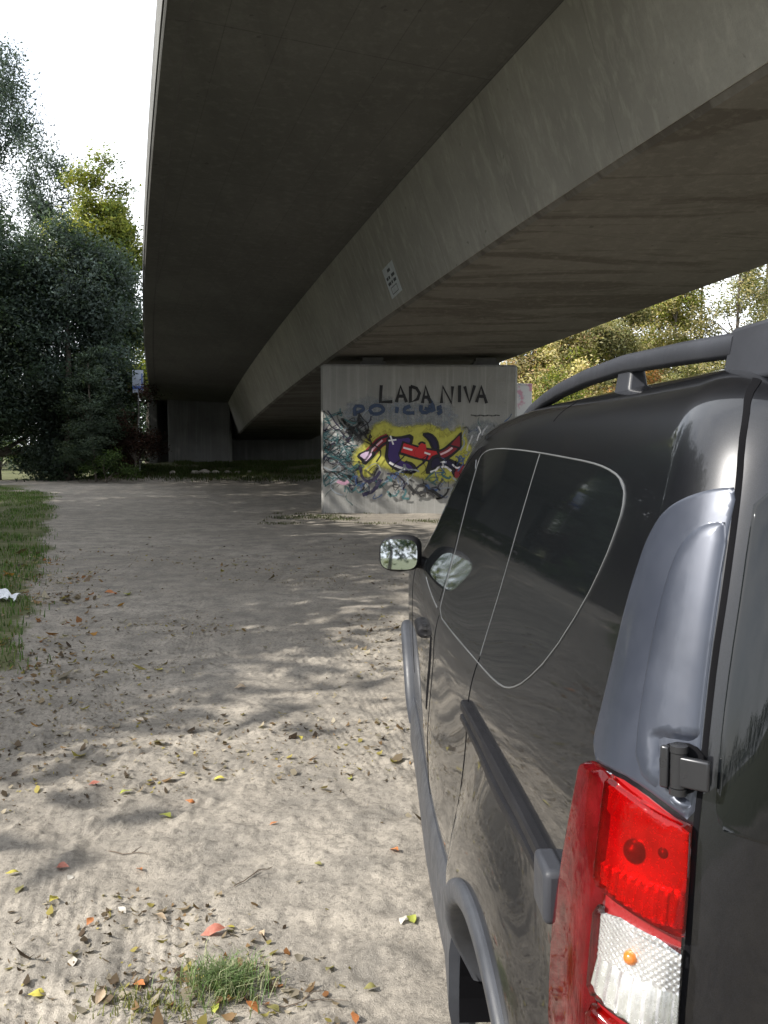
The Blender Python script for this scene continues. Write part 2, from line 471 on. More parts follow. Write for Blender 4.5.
for (z, w_, yr, yf, R) in lev:
    hp = half_plan(w_, yr, yf, R)
    def sx(x, y): return x * side_bow(y) + bulge(y, z) * (1 if x > .5 * w_ else 0) * min(1, max(0, (x / w_ - .5) / .4))
    row = [(-sx(x, y), y, z - float(roof_drop(y, z))) for x, y in hp]
    row += [(sx(x, y), y, z - float(roof_drop(y, z))) for x, y in hp[-2:0:-1]]
    nrow = len(row); bv += row
WH_R, WH_F = .717, 3.527
bf = []
for i in range(len(lev) - 1):
    for j in range(nrow):
        a, b2 = i * nrow + j, i * nrow + (j + 1) % nrow
        q = (a, b2, b2 + nrow, a + nrow)
        cx = sum(bv[t][0] for t in q) / 4; cy = sum(bv[t][1] for t in q) / 4; cz = sum(bv[t][2] for t in q) / 4
        if abs(cx) > .6 and min(math.hypot(cy - WH_R, cz - .31), math.hypot(cy - WH_F, cz - .31)) < .402: continue
        bf.append(q)
top = (len(lev) - 1) * nrow
bf.append(tuple(top + j for j in range(nrow)))

# paint: dark grey metallic under clear coat, with road dust
k = NT('van_paint'); c = k.coord()
fl = k.noise(c, 900, 1)
base = k.ramp(fl, [(.35, (.0050, .0053, .0070)), (.68, (.0105, .0112, .0150))])
dust = k.ramp(k.noise(c, 7, 6, .7), [(.5, 0.0), (.85, .05)])
base = k.mix(dust, base, (.16, .14, .115))
rg = k.ramp(k.noise(c, 11, 6, .7), [(.4, .012), (.8, .06)])
wv = k.bump(k.noise(c, 1.6, 2), .018, .02)
M['paint'] = k.done(k.pbsdf(Base_Color=base, Metallic=.45, Roughness=.32, Coat_Weight=.85, Coat_Roughness=rg, Coat_IOR=1.45).outputs[0])
me = bpy.data.meshes.new('body'); me.from_pydata(bv, [], bf); me.materials.append(M['paint'])
bm = bmesh.new(); bm.from_mesh(me); bmesh.ops.recalc_face_normals(bm, faces=bm.faces); bm.to_mesh(me)
bmesh.ops.delete(bm, geom=[f for f in bm.faces if False], context='FACES')
# a closed copy of the surface (no wheel openings) for laying panels onto
full = []
for i in range(len(lev) - 1):
    for j in range(nrow):
        a, b2 = i * nrow + j, i * nrow + (j + 1) % nrow
        full.append((a, a + nrow, b2 + nrow, b2))
SURF = BVHTree.FromPolygons([Vector(p) for p in bv], full)
bm.free()
me.polygons.foreach_set('use_smooth', [True] * len(me.polygons))
body = bpy.data.objects.new('body', me); link(body, van); vsub(body)

# ------------------------------------------------------------------ panels laid on the van's surface
def resample(P, d, closed=True):
    P = [Vector(p) for p in P]; out = []
    n = len(P)
    for i in range(n if closed else n - 1):
        a, b2 = P[i], P[(i + 1) % n]; L = (b2 - a).length; kk = max(1, int(math.ceil(L / d)))
        out += [a + (b2 - a) * (t / kk) for t in range(kk)]
    if not closed: out.append(P[-1])
    return out
def smooth2(P, closed=True, it=2):
    P = [Vector(p) for p in P]
    for _ in range(it):
        Q = []; n = len(P)
        if not closed: Q.append(P[0])
        for i in range(n if closed else n - 1):
            a, b2 = P[i], P[(i + 1) % n]
            Q += [a * .75 + b2 * .25, a * .25 + b2 * .75]
        if not closed: Q.append(P[-1])
        P = Q
    return P
PROJ = {   # name: (outward direction, horizontal axis of the panel's own plane)
    'side': (Vector((-1, 0, 0)), Vector((0, 1, 0))),
    'corner': (Vector((-.70711, -.70711, 0)), Vector((.70711, -.70711, 0))),
    'rear': (Vector((0, -1, 0)), Vector((1, 0, 0))),
    'front': (Vector((0, 1, 0)), Vector((1, 0, 0))),
}
def on_surf(a, z, pr, off=0.0, smooth_n=True):
    n, t = PROJ[pr]
    o = t * a + Vector((0, 0, z)) + n * 6
    if pr == 'rear' or pr == 'front': o.y += 2.0
    h, nn, _, _ = SURF.ray_cast(o, -n)
    if h is None: h, nn, _, _ = SURF.find_nearest(t * a + Vector((0, 0, z)) + n * 1.0)
    if nn.dot(n) < 0: nn = -nn
    if smooth_n:                                   # normal averaged over a small neighbourhood
        e = .014
        A = [on_surf(a + i * e, z + j * e, pr, 0.0, False)[0] for i, j in ((-1, 0), (1, 0), (0, -1), (0, 1))]
        q = (A[1] - A[0]).cross(A[3] - A[2])
        if q.length > 0:
            q.normalize()
            if q.dot(n) < 0: q = -q
            if q.dot(nn) > .8: nn = q
    return h + nn * off, nn
def flat(p, pr):                 # 3-D point -> panel plane
    p = Vector(p); return (p.dot(PROJ[pr][1]), p.z)
def inside(pt, poly):
    x, y = pt; c = False; n = len(poly)
    for i in range(n):
        x1, y1 = poly[i]; x2, y2 = poly[(i + 1) % n]
        if (y1 > y) != (y2 > y) and x < (x2 - x1) * (y - y1) / (y2 - y1) + x1: c = not c
    return c
def edist(pt, poly):
    p = Vector(pt); m_ = 9
    for i in range(len(poly)):
        a, b2 = Vector(poly[i]), Vector(poly[(i + 1) % len(poly)])
        d = b2 - a; L = d.length_squared
        t = 0 if L == 0 else max(0, min(1, (p - a).dot(d) / L))
        m_ = min(m_, (a + d * t - p).length)
    return m_
def patch(name, outline, pr, mat, parent, off=.002, edge=None, bev=0.0, step=.02, rounded=1, thick=.006, height=None):
    """a panel with its own thickness: outline in the panel plane, laid on the body at a small stand-off;
    bev: width over which the rim rounds off down to `edge`"""
    o2 = [Vector((p[0], p[1])) for p in outline]
    if rounded: o2 = smooth2(o2, True, rounded)
    B = [tuple(p) for p in resample(o2, step)]
    xs = [p[0] for p in B]; zs = [p[1] for p in B]
    pts = list(B); x = min(xs) + step * .5; r = 0
    if bev > 0:                                     # one or two inner rings for the rounded rim
        for f in (.12, .35, .65, 1.0):
            for i in range(len(B)):
                a, b2 = Vector(B[i - 1]), Vector(B[(i + 1) % len(B)]); t = (b2 - a)
                if t.length == 0: continue
                t.normalize()
                for sg in (1, -1):
                    q = Vector(B[i]) + Vector((-t.y, t.x)) * sg * bev * f
                    if inside(q, B) and edist(q, B) > bev * f * .92: pts.append((q.x, q.y))
    while x < max(xs):
        z = min(zs) + step * (.5 if r % 2 else .0)
        while z < max(zs):
            if inside((x, z), B) and edist((x, z), B) > max(step * .45, bev * 1.15): pts.append((x, z))
            z += step
        x += step; r += 1
    n = len(B)
    vo, eo, fo, ov, oe, of_ = geometry.delaunay_2d_cdt([Vector(p) for p in pts], [(i, (i + 1) % n) for i in range(n)], [], 1, 1e-6)
    V3 = []; N3 = []; lo = off if edge is None else edge
    def stand(x, z):
        o_ = off
        if bev > 0:
            t = min(1, edist((x, z), B) / bev); o_ = lo + (off - lo) * math.sqrt(max(0, 1 - (1 - t) ** 2))
        if height: o_ += height(x, z)
        return o_
    for p in vo:
        o_ = stand(p.x, p.y); P0, nn = on_surf(p.x, p.y, pr, o_)
        V3.append(P0)
        if bev > 0 or height:                          # shading normal follows the relief of the panel
            e = .0008; ga = (stand(p.x + e, p.y) - stand(p.x - e, p.y)) / (2 * e); gz_ = (stand(p.x, p.y + e) - stand(p.x, p.y - e)) / (2 * e)
            tz = (Vector((0, 0, 1)) - nn * nn.z).normalized(); ta = tz.cross(nn)
            if ta.dot(PROJ[pr][1]) < 0: ta = -ta
            cosa = max(.3, abs(ta.dot(PROJ[pr][1])))
            nn = (nn - ta * max(-.8, min(.8, ga * cosa)) - tz * max(-.8, min(.8, gz_))).normalized()
        N3.append(nn)
    # rim going down
    cnt = {}
    for f in fo:
        for i in range(len(f)):
            e = tuple(sorted((f[i], f[(i + 1) % len(f)]))); cnt[e] = cnt.get(e, 0) + 1
    rim = {}
    fs = [tuple(f) for f in fo]
    for (a, b2), c_ in cnt.items():
        if c_ == 1:
            for q in (a, b2):
                if q not in rim:
                    rim[q] = len(V3); V3.append(on_surf(vo[q].x, vo[q].y, pr, lo - thick)[0]); N3.append(N3[q])
            fs.append((a, b2, rim[b2], rim[a]))
    m = MB(); m.add(V3, fs)
    ob = m.build(name, mat, parent, smooth=True, angle=180)
    if len(ob.data.vertices) == len(N3): ob.data.normals_split_custom_set_from_vertices([tuple(q) for q in N3])
    return vsub(ob) if parent == van else ob
def strip(name, line, pr, wid, mat, parent, off=.0025, closed=False, rounded=1, step=.015):
    """a narrow raised band following a line on the body"""
    P = [Vector((p[0], p[1])) for p in line]
    if rounded: P = smooth2(P, closed, rounded)
    P = resample(P, step, closed); n = len(P); rings = []
    for i in range(n):
        a = P[i - 1] if (closed or i > 0) else P[i]; b2 = P[(i + 1) % n] if (closed or i < n - 1) else P[i]
        t = (b2 - a).normalized(); q = Vector((-t.y, t.x)) * wid / 2
        c0 = on_surf(P[i].x, P[i].y, pr)
        A = on_surf(P[i].x + q.x, P[i].y + q.y, pr)[0]; C_ = on_surf(P[i].x - q.x, P[i].y - q.y, pr)[0]
        nn = c0[1]
        rings.append([A - nn * .003, A + nn * off * .8, c0[0] + nn * off * 1.2, C_ + nn * off * .8, C_ - nn * .003])
    if closed: rings.append(rings[0])
    m = MB(); m.sweep(rings, closed=False)
    ob = m.build(name, mat, parent, smooth=True, angle=60)
    return vsub(ob) if parent == van else ob
def mirror_part(ob):
    """the same part on the van's other flank"""
    c2 = ob.copy(); COL.objects.link(c2); c2.parent = ob.parent; c2.matrix_parent_inverse = ob.matrix_parent_inverse.copy()
    c2.scale = (-1, 1, 1)
    for ch in ob.children:
        c3 = ch.copy(); COL.objects.link(c3); c3.parent = c2; c3.matrix_parent_inverse = ch.matrix_parent_inverse.copy()
    return c2

k = NT('tinted_glass'); c = k.coord()
gb = k.ramp(k.noise(c, 3, 6, .7), [(.35, .012), (.8, .07)])
M['glass'] = k.done(k.pbsdf(Base_Color=(.006, .007, .008), Roughness=gb, Specular_IOR_Level=.5, Coat_Weight=.0).outputs[0])
M['gap'] = simple('dark_rubber_gap', (.005, .005, .006), .85, spec=.05)
M['trim_highlight'] = simple('trim_and_highlight', (.11, .115, .12), .42, metal=.3)  # light trim metal, also used for the painted highlight round the side windows
M['plastic'] = simple('grey_plastic', (.062, .066, .074), .42, bump=.15, bscale=600)
M['sky_lit'] = simple('sky_lit_pillar_paint', (.040, .046, .064), .38, metal=.4, coat=.4)  # body paint lightened and blued to stand in for reflected sky
M['hinge'] = simple('hinge_paint', (.035, .036, .040), .3, metal=.5)
M['black_plastic'] = simple('black_plastic', (.009, .009, .011), .55, bump=.1, bscale=700, spec=.25)
M['rail_plastic'] = simple('rail_grey_plastic', (.030, .032, .039), .45, bump=.1, bscale=700, spec=.35)
M['rubber'] = simple('tyre_rubber', (.02, .02, .02), .8, bump=.3, bscale=120)
M['alloy'] = simple('wheel_steel', (.05, .05, .052), .45, metal=.6)
M['dusty_plastic'] = simple('dusty_cladding', (.040, .043, .051), .46, spec=.4, var=.25, vscale=9, bump=.2, bscale=500)
k = NT('mirror_glass'); M['mirror'] = k.done(k.pbsdf(Base_Color=(.58, .63, .68), Metallic=1.0, Roughness=.02).outputs[0])

# --- side glass: sliding door pane, quarter pane, front door pane
SLIDE = [(2.06, 1.598), (1.95, 1.620), (1.68, 1.628), (1.35, 1.625), (1.09, 1.620), (1.095, 1.50), (1.11, 1.40), (1.13, 1.28), (1.143, 1.139), (1.29, 1.119), (1.60, 1.105), (1.912, 1.094), (1.955, 1.16), (2.035, 1.30), (2.04, 1.435), (2.05, 1.563)]
QUART = [(1.078, 1.620), (.835, 1.613), (.637, 1.607), (.527, 1.600), (.44, 1.588), (.398, 1.570), (.380, 1.542), (.385, 1.508), (.400, 1.464), (.446, 1.393), (.566, 1.275), (.692, 1.198), (.778, 1.163), (.853, 1.145), (.99, 1.132), (1.130, 1.137), (1.122, 1.28), (1.10, 1.40), (1.085, 1.50)]
OUTL = [(2.06, 1.600), (1.95, 1.623), (1.68, 1.631), (1.35, 1.628), (1.09, 1.623), (.835, 1.616), (.637, 1.610), (.527, 1.603), (.44, 1.591), (.394, 1.573), (.376, 1.544), (.380, 1.508), (.395, 1.462), (.442, 1.390), (.562, 1.272), (.690, 1.194), (.776, 1.159), (.853, 1.141), (.99, 1.128), (1.286, 1.115), (1.60, 1.101), (1.915, 1.090), (1.965, 1.16), (2.045, 1.30), (2.05, 1.435), (2.062, 1.563)]
FRONTG = [(2.10, 1.600), (2.30, 1.560), (2.52, 1.485), (2.78, 1.36), (2.98, 1.235), (3.02, 1.16), (2.7, 1.120), (2.3, 1.105), (1.99, 1.100), (2.02, 1.18), (2.085, 1.30), (2.09, 1.44)]
left = []
sp = patch('sliding_door_window', SLIDE, 'side', M['glass'], van, off=.0014, step=.028, rounded=0)
qp = patch('quarter_window', QUART, 'side', M['glass'], van, off=.0014, step=.028, rounded=0)
fp = patch('front_door_window', FRONTG, 'side', M['glass'], van, off=.0014, step=.03, rounded=1)
wt = strip('window_edge_highlight', OUTL, 'side', .0030, M['trim_highlight'], van, off=.0020, closed=True)  # light strip standing in for the highlight along the glass edges
ct = strip('window_divider', [(1.084, 1.620), (1.09, 1.50), (1.106, 1.40), (1.126, 1.28), (1.137, 1.139)], 'side', .003, M['trim_highlight'], van, off=.0020)
bt = strip('belt_trim', [(2.56, 1.118), (2.3, 1.102), (2.0, 1.096)], 'side', .005, M['trim_highlight'], van, off=.002)
left += [sp, qp, fp, wt, ct]
left.append(strip('door_seam', [(1.138, 1.135), (1.165, 1.085), (1.19, 1.0), (1.20, .80), (1.20, .40)], 'side', .005, M['gap'], van, off=.0012))
left.append(strip('door_seam', [(1.915, 1.088), (1.94, .98), (1.96, .80), (1.97, .40)], 'side', .005, M['gap'], van, off=.0012))
left.append(strip('door_seam', [(2.06, 1.60), (2.11, 1.645), (2.4, 1.565), (2.7, 1.44), (3.02, 1.25), (3.09, 1.12), (3.08, .85), (3.0, .62)], 'side', .005, M['gap'], van, off=.0012))
left.append(strip('roof_seam', [(1.10, 1.695), (1.105, 1.715), (1.108, 1.738)], 'side', .004, M['gap'], van, off=.0012, rounded=0))

# --- sliding door rail with its end cap
def side_ring(y, z0, z1, off):
    P = []
    for z, o in ((z0, -.01), (z0, off * .7), (z0 + .008, off), (z0 + .020, off * .98), (z0 + .023, .004), (z0 + .031, .004), (z0 + .034, off), (z1 - .006, off * 1.05), (z1, off * .8), (z1, -.01)):
        h, nn = on_surf(y, z, 'side'); P.append(h + Vector((-1, 0, 0)) * o)
    return P
m = MB(); m.sweep([side_ring(y, .958, 1.014, .016) for y in [.36 + .02 * i for i in range(43)]])
rail = vsub(m.build('sliding_rail', M['black_plastic'], van, smooth=True, angle=35))
m = MB(); h, nn = on_surf(.318, .985, 'side')
m.box(h + Vector((-.010, 0, 0)), (.036, .085, .082))
rc = m.build('rail_end_cap', M['rail_plastic'], rail, bevel=.010)
left.append(rail)

# --- rear corner pillar panel, its raised inner pad and the hinge
C2 = lambda L: [flat(p, 'corner') for p in L]
TRIM = [(-.699, .127, 1.589), (-.719, .145, 1.587), (-.735, .162, 1.581), (-.748, .179, 1.573), (-.758, .198, 1.562), (-.765, .214, 1.549), (-.771, .226, 1.533), (-.777, .239, 1.51), (-.784, .245, 1.483), (-.798, .251, 1.427), (-.811, .249, 1.371), (-.829, .244, 1.295), (-.848, .245, 1.209),
        (-.836, .145, 1.223), (-.816, .105, 1.217), (-.794, .078, 1.204), (-.772, .060, 1.190), (-.764, .067, 1.247), (-.756, .077, 1.311), (-.745, .089, 1.382), (-.732, .101, 1.453), (-.718, .116, 1.525)]
STEP = [(-.716, .117, 1.545), (-.727, .132, 1.545), (-.741, .144, 1.538), (-.750, .152, 1.527), (-.758, .158, 1.514), (-.767, .160, 1.492), (-.774, .160, 1.468), (-.788, .156, 1.417), (-.799, .149, 1.367), (-.814, .137, 1.300), (-.820, .125, 1.235), (-.795, .081, 1.212), (-.775, .063, 1.198), (-.767, .068, 1.247), (-.759, .078, 1.311), (-.748, .090, 1.382), (-.735, .102, 1.453)]
hr = C2([(-.797, .103, 1.279), (-.752, .07, 1.283), (-.763, .061, 1.224), (-.801, .087, 1.220)])
def hinge_dip(a, z):
    d = edist((a, z), hr)
    if inside((a, z), hr): return -.006 - .006 * min(1, d / .008)
    t = max(0, 1 - d / .014); return -.006 * t * t * (3 - 2 * t)
tp = patch('pillar_panel', C2(TRIM), 'corner', M['sky_lit'], van, off=.0032, edge=.0004, bev=.006, step=.012, rounded=1)
st = patch('pillar_pad', C2(STEP), 'corner', M['sky_lit'], tp, off=.0085, edge=.0036, bev=.018, step=.007, rounded=1, height=hinge_dip)
left.append(tp)
hg = patch('door_hinge', smooth2([Vector(p) for p in hr], True, 1), 'corner', M['gap'], van, off=.0075, step=.008, rounded=1)
hc = on_surf(*(lambda A: (sum(p[0] for p in A) / 4, sum(p[1] for p in A) / 4))(hr), 'corner', .012)[0]
ex = Vector((.80, -.60, 0)).normalized(); out = Vector((-.60, -.80, 0)).normalized(); rotc = Matrix((ex, -out, Vector((0, 0, 1)))).transposed()
def hsub(name, mb, mat, **kw):
    ob = mb.build(name, mat, hg, **kw); return ob
m = MB(); m.tube([hc + Vector((0, 0, -.021)) + out * .004, hc + Vector((0, 0, .021)) + out * .004], .0095, 20); hsub('hinge_barrel', m, M['hinge'])
for dz in (-.026, .026):
    m = MB(); m.tube([hc + Vector((0, 0, dz - .004)) + out * .004, hc + Vector((0, 0, dz + .004)) + out * .004], .0105, 20); hsub('hinge_cap', m, M['hinge'])
m = MB(); m.box(hc - ex * .017 + out * .002, (.011, .008, .052), rot=rotc); hsub('hinge_leaf', m, M['hinge'], bevel=.003)
m = MB(); m.box(hc + ex * .020 + out * .008, (.036, .009, .037), rot=rotc); hsub('hinge_arm', m, M['hinge'], bevel=.003)

# --- gap round the barn door, its glass and lower panel
R2 = lambda L: [(p[0], p[2]) for p in L]
GAP = [(-.640, .23, 1.728), (-.665, .20, 1.705), (-.678, .17, 1.675), (-.690, .15, 1.640), (-.700, .128, 1.589), (-.713, .114, 1.525), (-.727, .099, 1.453), (-.741, .087, 1.382), (-.752, .075, 1.311), (-.761, .065, 1.247), (-.770, .057, 1.188), (-.776, .049, 1.126), (-.783, .04, 1.041), (-.790, .036, .955), (-.792, .03, .80), (-.790, .03, .62)]
left.append(strip('tailgate_gap', R2(GAP), 'rear', .006, M['gap'], van, off=.0016, step=.02))
RG = [(-.684, 1.583), (-.698, 1.525), (-.712, 1.453), (-.726, 1.382), (-.738, 1.311), (-.746, 1.247), (-.750, 1.200), (-.738, 1.182), (-.60, 1.160), (-.30, 1.148), (-.06, 1.146), (-.06, 1.60), (-.4, 1.598), (-.62, 1.594)]
rg_ = patch('rear_door_window', RG, 'rear', M['glass'], van, off=.004, edge=.001, bev=.005, step=.03, rounded=1)
left.append(rg_)
left.append(strip('tailgate_gap', [(-.022, 1.735), (-.022, 1.2), (-.022, .62)], 'rear', .008, M['gap'], van, off=.0016, step=.04, rounded=0))
m = MB()
h, nn = on_surf(-.10, .95, 'rear'); m.box(h + Vector((0, -.018, 0)), (.03, .03, .16))
vsub(m.build('door_handle', M['black_plastic'], van, bevel=.008))

# --- tail lamps
LL = [(-.848, .245, 1.203), (-.860, .236, 1.149), (-.868, .242, 1.089), (-.874, .261, 1.007), (-.876, .285, .930), (-.877, .29, .838), (-.877, .28, .77), (-.874, .22, .735)]
LR = [(-.775, .063, 1.184), (-.781, .053, 1.126), (-.788, .045, 1.041), (-.793, .040, .955), (-.797, .036, .85), (-.80, .036, .765), (-.83, .055, .735)]
LT = [(-.838, .145, 1.217), (-.818, .107, 1.211), (-.797, .081, 1.198)]
LAMP = C2(LL) + C2(LR[::-1]) + C2(LT[::-1])
def filt(name, tint, fres=.04, diff=None, rough=.03, dfac=.15, bump=None):
    k = NT(name); c = k.coord()
    tr = k.n('ShaderNodeBsdfTransparent'); tr.inputs[0].default_value = tint + (1,)
    gl = k.n('ShaderNodeBsdfGlossy'); gl.inputs['Roughness'].default_value = rough
    fr = k.n('ShaderNodeFresnel'); fr.inputs[0].default_value = 1.45
    s1 = tr.outputs[0]
    if diff:
        df = k.n('ShaderNodeBsdfDiffuse'); df.inputs[0].default_value = diff + (1,)
        mm = k.n('ShaderNodeMixShader')
        k.l(k.ramp(k.noise(c, 22, 5, .7), [(.3, dfac * .4), (.75, dfac * 1.6)]), mm.inputs[0])
        k.l(s1, mm.inputs[1]); k.l(df.outputs[0], mm.inputs[2]); s1 = mm.outputs[0]
    mm = k.n('ShaderNodeMixShader'); k.l(fr.outputs[0], mm.inputs[0]); k.l(s1, mm.inputs[1]); k.l(gl.outputs[0], mm.inputs[2])
    return k.done(mm.outputs[0])
M['red_lens'] = filt('red_lens', (.80, .020, .026), diff=(.40, .010, .012), dfac=.10)
M['dark_red_lens'] = filt('deep_red_lens', (.50, .010, .016), diff=(.16, .006, .009), dfac=.40)
M['clear_lens'] = filt('clear_lens', (.96, .96, .96))
M['reflector'] = simple('lamp_reflector', (.74, .74, .75), .24, metal=.72, vscale=60, var=.12)
M['lamp_shell'] = simple('lamp_shell', (.20, .012, .014), .25, coat=.6)
M['amber'] = simple('amber_bulb', (.50, .15, .02), .15, coat=.8)
M['bulb_dark'] = simple('bulb_socket', (.05, .045, .05), .3)
lamp = patch('tail_lamp', LAMP, 'corner', M['lamp_shell'], van, off=.002, step=.015, rounded=1)
def lsub(ob): return ob
lx = lambda x, y: flat((x, y, 0), 'corner')[0]
def div(z): return float(np.interp(z, [.73, .93, 1.048, 1.132, 1.169, 1.215], [lx(-.868, .128), lx(-.866, .124), lx(-.860, .123), lx(-.851, .132), lx(-.845, .138), lx(-.837, .144)]))
def rgt(z): return float(np.interp(z, [.765, .85, .955, 1.041, 1.126, 1.184], [lx(-.80, .036), lx(-.797, .036), lx(-.793, .040), lx(-.788, .045), lx(-.781, .053), lx(-.775, .063)]))
def lft(z): return float(np.interp(z, [.77, .838, .93, 1.007, 1.089, 1.149, 1.203], [lx(-.877, .28), lx(-.877, .29), lx(-.876, .285), lx(-.874, .261), lx(-.868, .242), lx(-.860, .236), lx(-.848, .245)]))
zz = [1.195, 1.169, 1.132, 1.09, 1.048, 1.0, .93, .84, .78]
band = [(lft(z) - .001, z + .012 * (z > 1.19)) for z in zz] + [(div(z) + .003, z + .024 * (z > 1.19)) for z in zz[::-1]]
lsub(patch('side_lens', band, 'corner', M['dark_red_lens'], lamp, off=.018, edge=.004, bev=.010, step=.012, rounded=1))
zr = [1.19, 1.16, 1.13, 1.09, 1.062]
redp = [(div(z) - .004, z + .022 + .004 * (z > 1.18)) for z in zr] + [(rgt(z) + .004, z - .001) for z in zr[::-1]]
lsub(patch('red_lens', redp, 'corner', M['red_lens'], lamp, off=.022, edge=.010, bev=.004, step=.010, rounded=0))
zw = [1.056, 1.02, .98, .945]
whp = [(div(z) + .002, z + .004) for z in zw] + [(rgt(z) + .003, z - .008) for z in zw[::-1]]
lsub(patch('clear_lens', whp, 'corner', M['clear_lens'], lamp, off=.0225, edge=.012, bev=.003, step=.010, rounded=0))
zl = [.93, .88, .83, .78]
lowp = [(div(z) + .002, z) for z in zl] + [(rgt(z) - .002, z - .008) for z in zl[::-1]]
lsub(patch('red_lens', lowp, 'corner', M['red_lens'], lamp, off=.022, edge=.010, bev=.004, step=.012, rounded=0))
# inside the lamp: reflector bowls with ribs, bulbs
rw = [(p[0] * .97 + .03 * sum(q[0] for q in whp) / len(whp), p[1] * .97 + .03 * sum(q[1] for q in whp) / len(whp)) for p in whp]
lsub(patch('reflector', rw, 'corner', M['reflector'], lamp, off=.008, step=.0026, rounded=1,
           height=lambda a, z: (.0009 * math.sin(a * 2 * PI / .0085) * math.sin(z * 2 * PI / .0085) if z > .995 else .0012 * math.sin(a * 2 * PI / .016) + .010 * (.995 - z) / .05) - .005 * math.exp(-((a - div(1.015) - .048) ** 2 + (z - 1.016) ** 2) / .0006)))
ac = sum(p[0] for p in redp) / len(redp); zc = sum(p[1] for p in redp) / len(redp)
rr = [(p[0] * .95 + .05 * ac, p[1] * .95 + .05 * zc) for p in redp]
lsub(patch('reflector', rr, 'corner', M['reflector'], lamp, off=.008, step=.0036, rounded=1,
           height=lambda a, z: (.0030 * math.sin(a * 2 * PI / .0115) * min(1, max(0, (1.112 - z) / .006)) + (.006 if z < 1.112 else 0)) - .007 * math.exp(-((a - ac + .010) ** 2 + (z - 1.142) ** 2) / .0011) + (.005 if z > 1.172 else 0)))
def bulb(a, z, r, mat, off):
    p, n_ = on_surf(a, z, 'corner', off); m = MB()
    q = [(-.2, .9), (0, 1.0), (.35, .95), (.7, .7), (.92, .35), (1.0, .02)]
    m.tube([p + n_ * (t * r) for t, _ in q], [r * s_ for _, s_ in q], 16)
    return lsub(m.build('bulb', mat, lamp))
bulb(ac - .012, 1.140, .0155, M['bulb_dark'], .000)
bulb(ac + .026, 1.150, .008, M['bulb_dark'], .002)
bulb(div(1.015) + .048, 1.0155, .0150, M['bulb_dark'], -.011)
bulb(div(1.015) + .049, 1.014, .0092, M['amber'], .003)
left.append(lamp)

# --- roof rails
def rail_ring(y, x, zt, w_, h_):
    return [Vector((x + dx * w_, y, zt + dz * h_)) for dx, dz in ((-.5, -.85), (-.42, -.2), (-.25, 0), (.25, 0), (.42, -.2), (.5, -.85), (.35, -1), (-.35, -1))]
RP = [(.30, -.606, 1.804, .036), (.5, -.622, 1.811, .036), (.85, -.622, 1.823, .036), (1.19, -.616, 1.821, .036), (1.5, -.608, 1.810, .036), (1.73, -.600, 1.796, .036), (2.0, -.588, 1.773, .036), (2.15, -.578, 1.755, .040), (2.25, -.570, 1.738, .04)]
yy = np.linspace(.34, 2.25, 40); A = np.array(RP)
m = MB(); m.sweep([rail_ring(y, np.interp(y, A[:, 0], A[:, 1]), np.interp(y, A[:, 0], A[:, 2]) , .038, np.interp(y, A[:, 0], A[:, 3])) for y in yy])
rr_ = vsub(m.build('roof_rail', M['rail_plastic'], van, angle=70))
def foot(y0, y1, x, zt, zb, w0, w1):
    m = MB()
    def ring(z, g, wd): return [Vector((x + dx * wd, y, z)) for dx, y in ((-.5, y0 - g), (.5, y0 - g), (.5, y1 + g), (-.5, y1 + g))]
    m.sweep([ring(zb, .012, w1), ring(zb + .012, .004, w1 * .95), ring(zt - .02, 0, w0), ring(zt, -.003, w0 * .9)])
    o = m.build('rail_foot', M['rail_plastic'], rr_, bevel=.007); return o
foot(.17, .355, -.602, 1.812, 1.730, .044, .062)
foot(.80, .885, -.618, 1.812, 1.742, .030, .044)
left.append(rr_)

# --- door mirror, handles
m = MB(); mc = Vector((-.99, 2.80, 1.181))
MROT = Matrix.Rotation(-.20, 3, 'Z') @ Matrix.Rotation(-.062, 3, 'X')
secs = []
for t, sx_, sz_ in ((-.02, .80, .82), (0.0, .97, .97), (.015, 1.0, 1.0), (.05, .98, .96), (.09, .82, .80), (.115, .5, .5), (.122, .1, .1)):
    ring = []
    for i in range(28):
        a = 2 * PI * i / 28; ca, sa = math.cos(a), math.sin(a)
        e = .55; x = math.copysign(abs(ca) ** e, ca) * .090; z = math.copysign(abs(sa) ** e, sa) * (.076 if x > -.03 else .076 * (1 - .12 * (-x - .03) / .06))
        ring.append(mc + MROT @ Vector((x * sx_, t, z * sz_ + (.006 if x > 0 else 0))))
    secs.append(ring)
m.sweep(secs)
mh = vsub(m.build('door_mirror', M['black_plastic'], van, angle=60))
m = MB(); ring = []
gn = Vector((-.10, -1, .03)).normalized()
for i in range(28):
    a = 2 * PI * i / 28; ca, sa = math.cos(a), math.sin(a); e = .55
    x = math.copysign(abs(ca) ** e, ca) * .078; z = math.copysign(abs(sa) ** e, sa) * .064
    ring.append(mc + MROT @ Vector((x, -.0225, z)))
m.add(ring + [p + MROT @ Vector((0, .004, 0)) for p in ring], [tuple(range(28))] + [(i, (i + 1) % 28, 28 + (i + 1) % 28, 28 + i) for i in range(28)])
mg = m.build('mirror_glass', M['mirror'], mh, smooth=False)
m = MB(); m.tube([mc + Vector((.07, .04, -.035)), mc + Vector((.11, .045, -.045)), mc + Vector((.15, .05, -.05))], [.030, .026, .030], 12)
ma = m.build('mirror_arm', M['black_plastic'], mh)
left.append(mh)
left.append(patch('door_handle', [(2.27, .935), (2.27, .975), (2.32, .985), (2.43, .985), (2.48, .972), (2.48, .94), (2.43, .928), (2.32, .928)], 'side', M['black_plastic'], van, off=.030, edge=.004, bev=.018, step=.012, thick=.02))
left.append(patch('handle_recess', [(2.03, .99), (2.07, .99), (2.10, .85), (2.10, .73), (2.06, .73), (2.05, .85)], 'side', M['gap'], van, off=.002, step=.02))
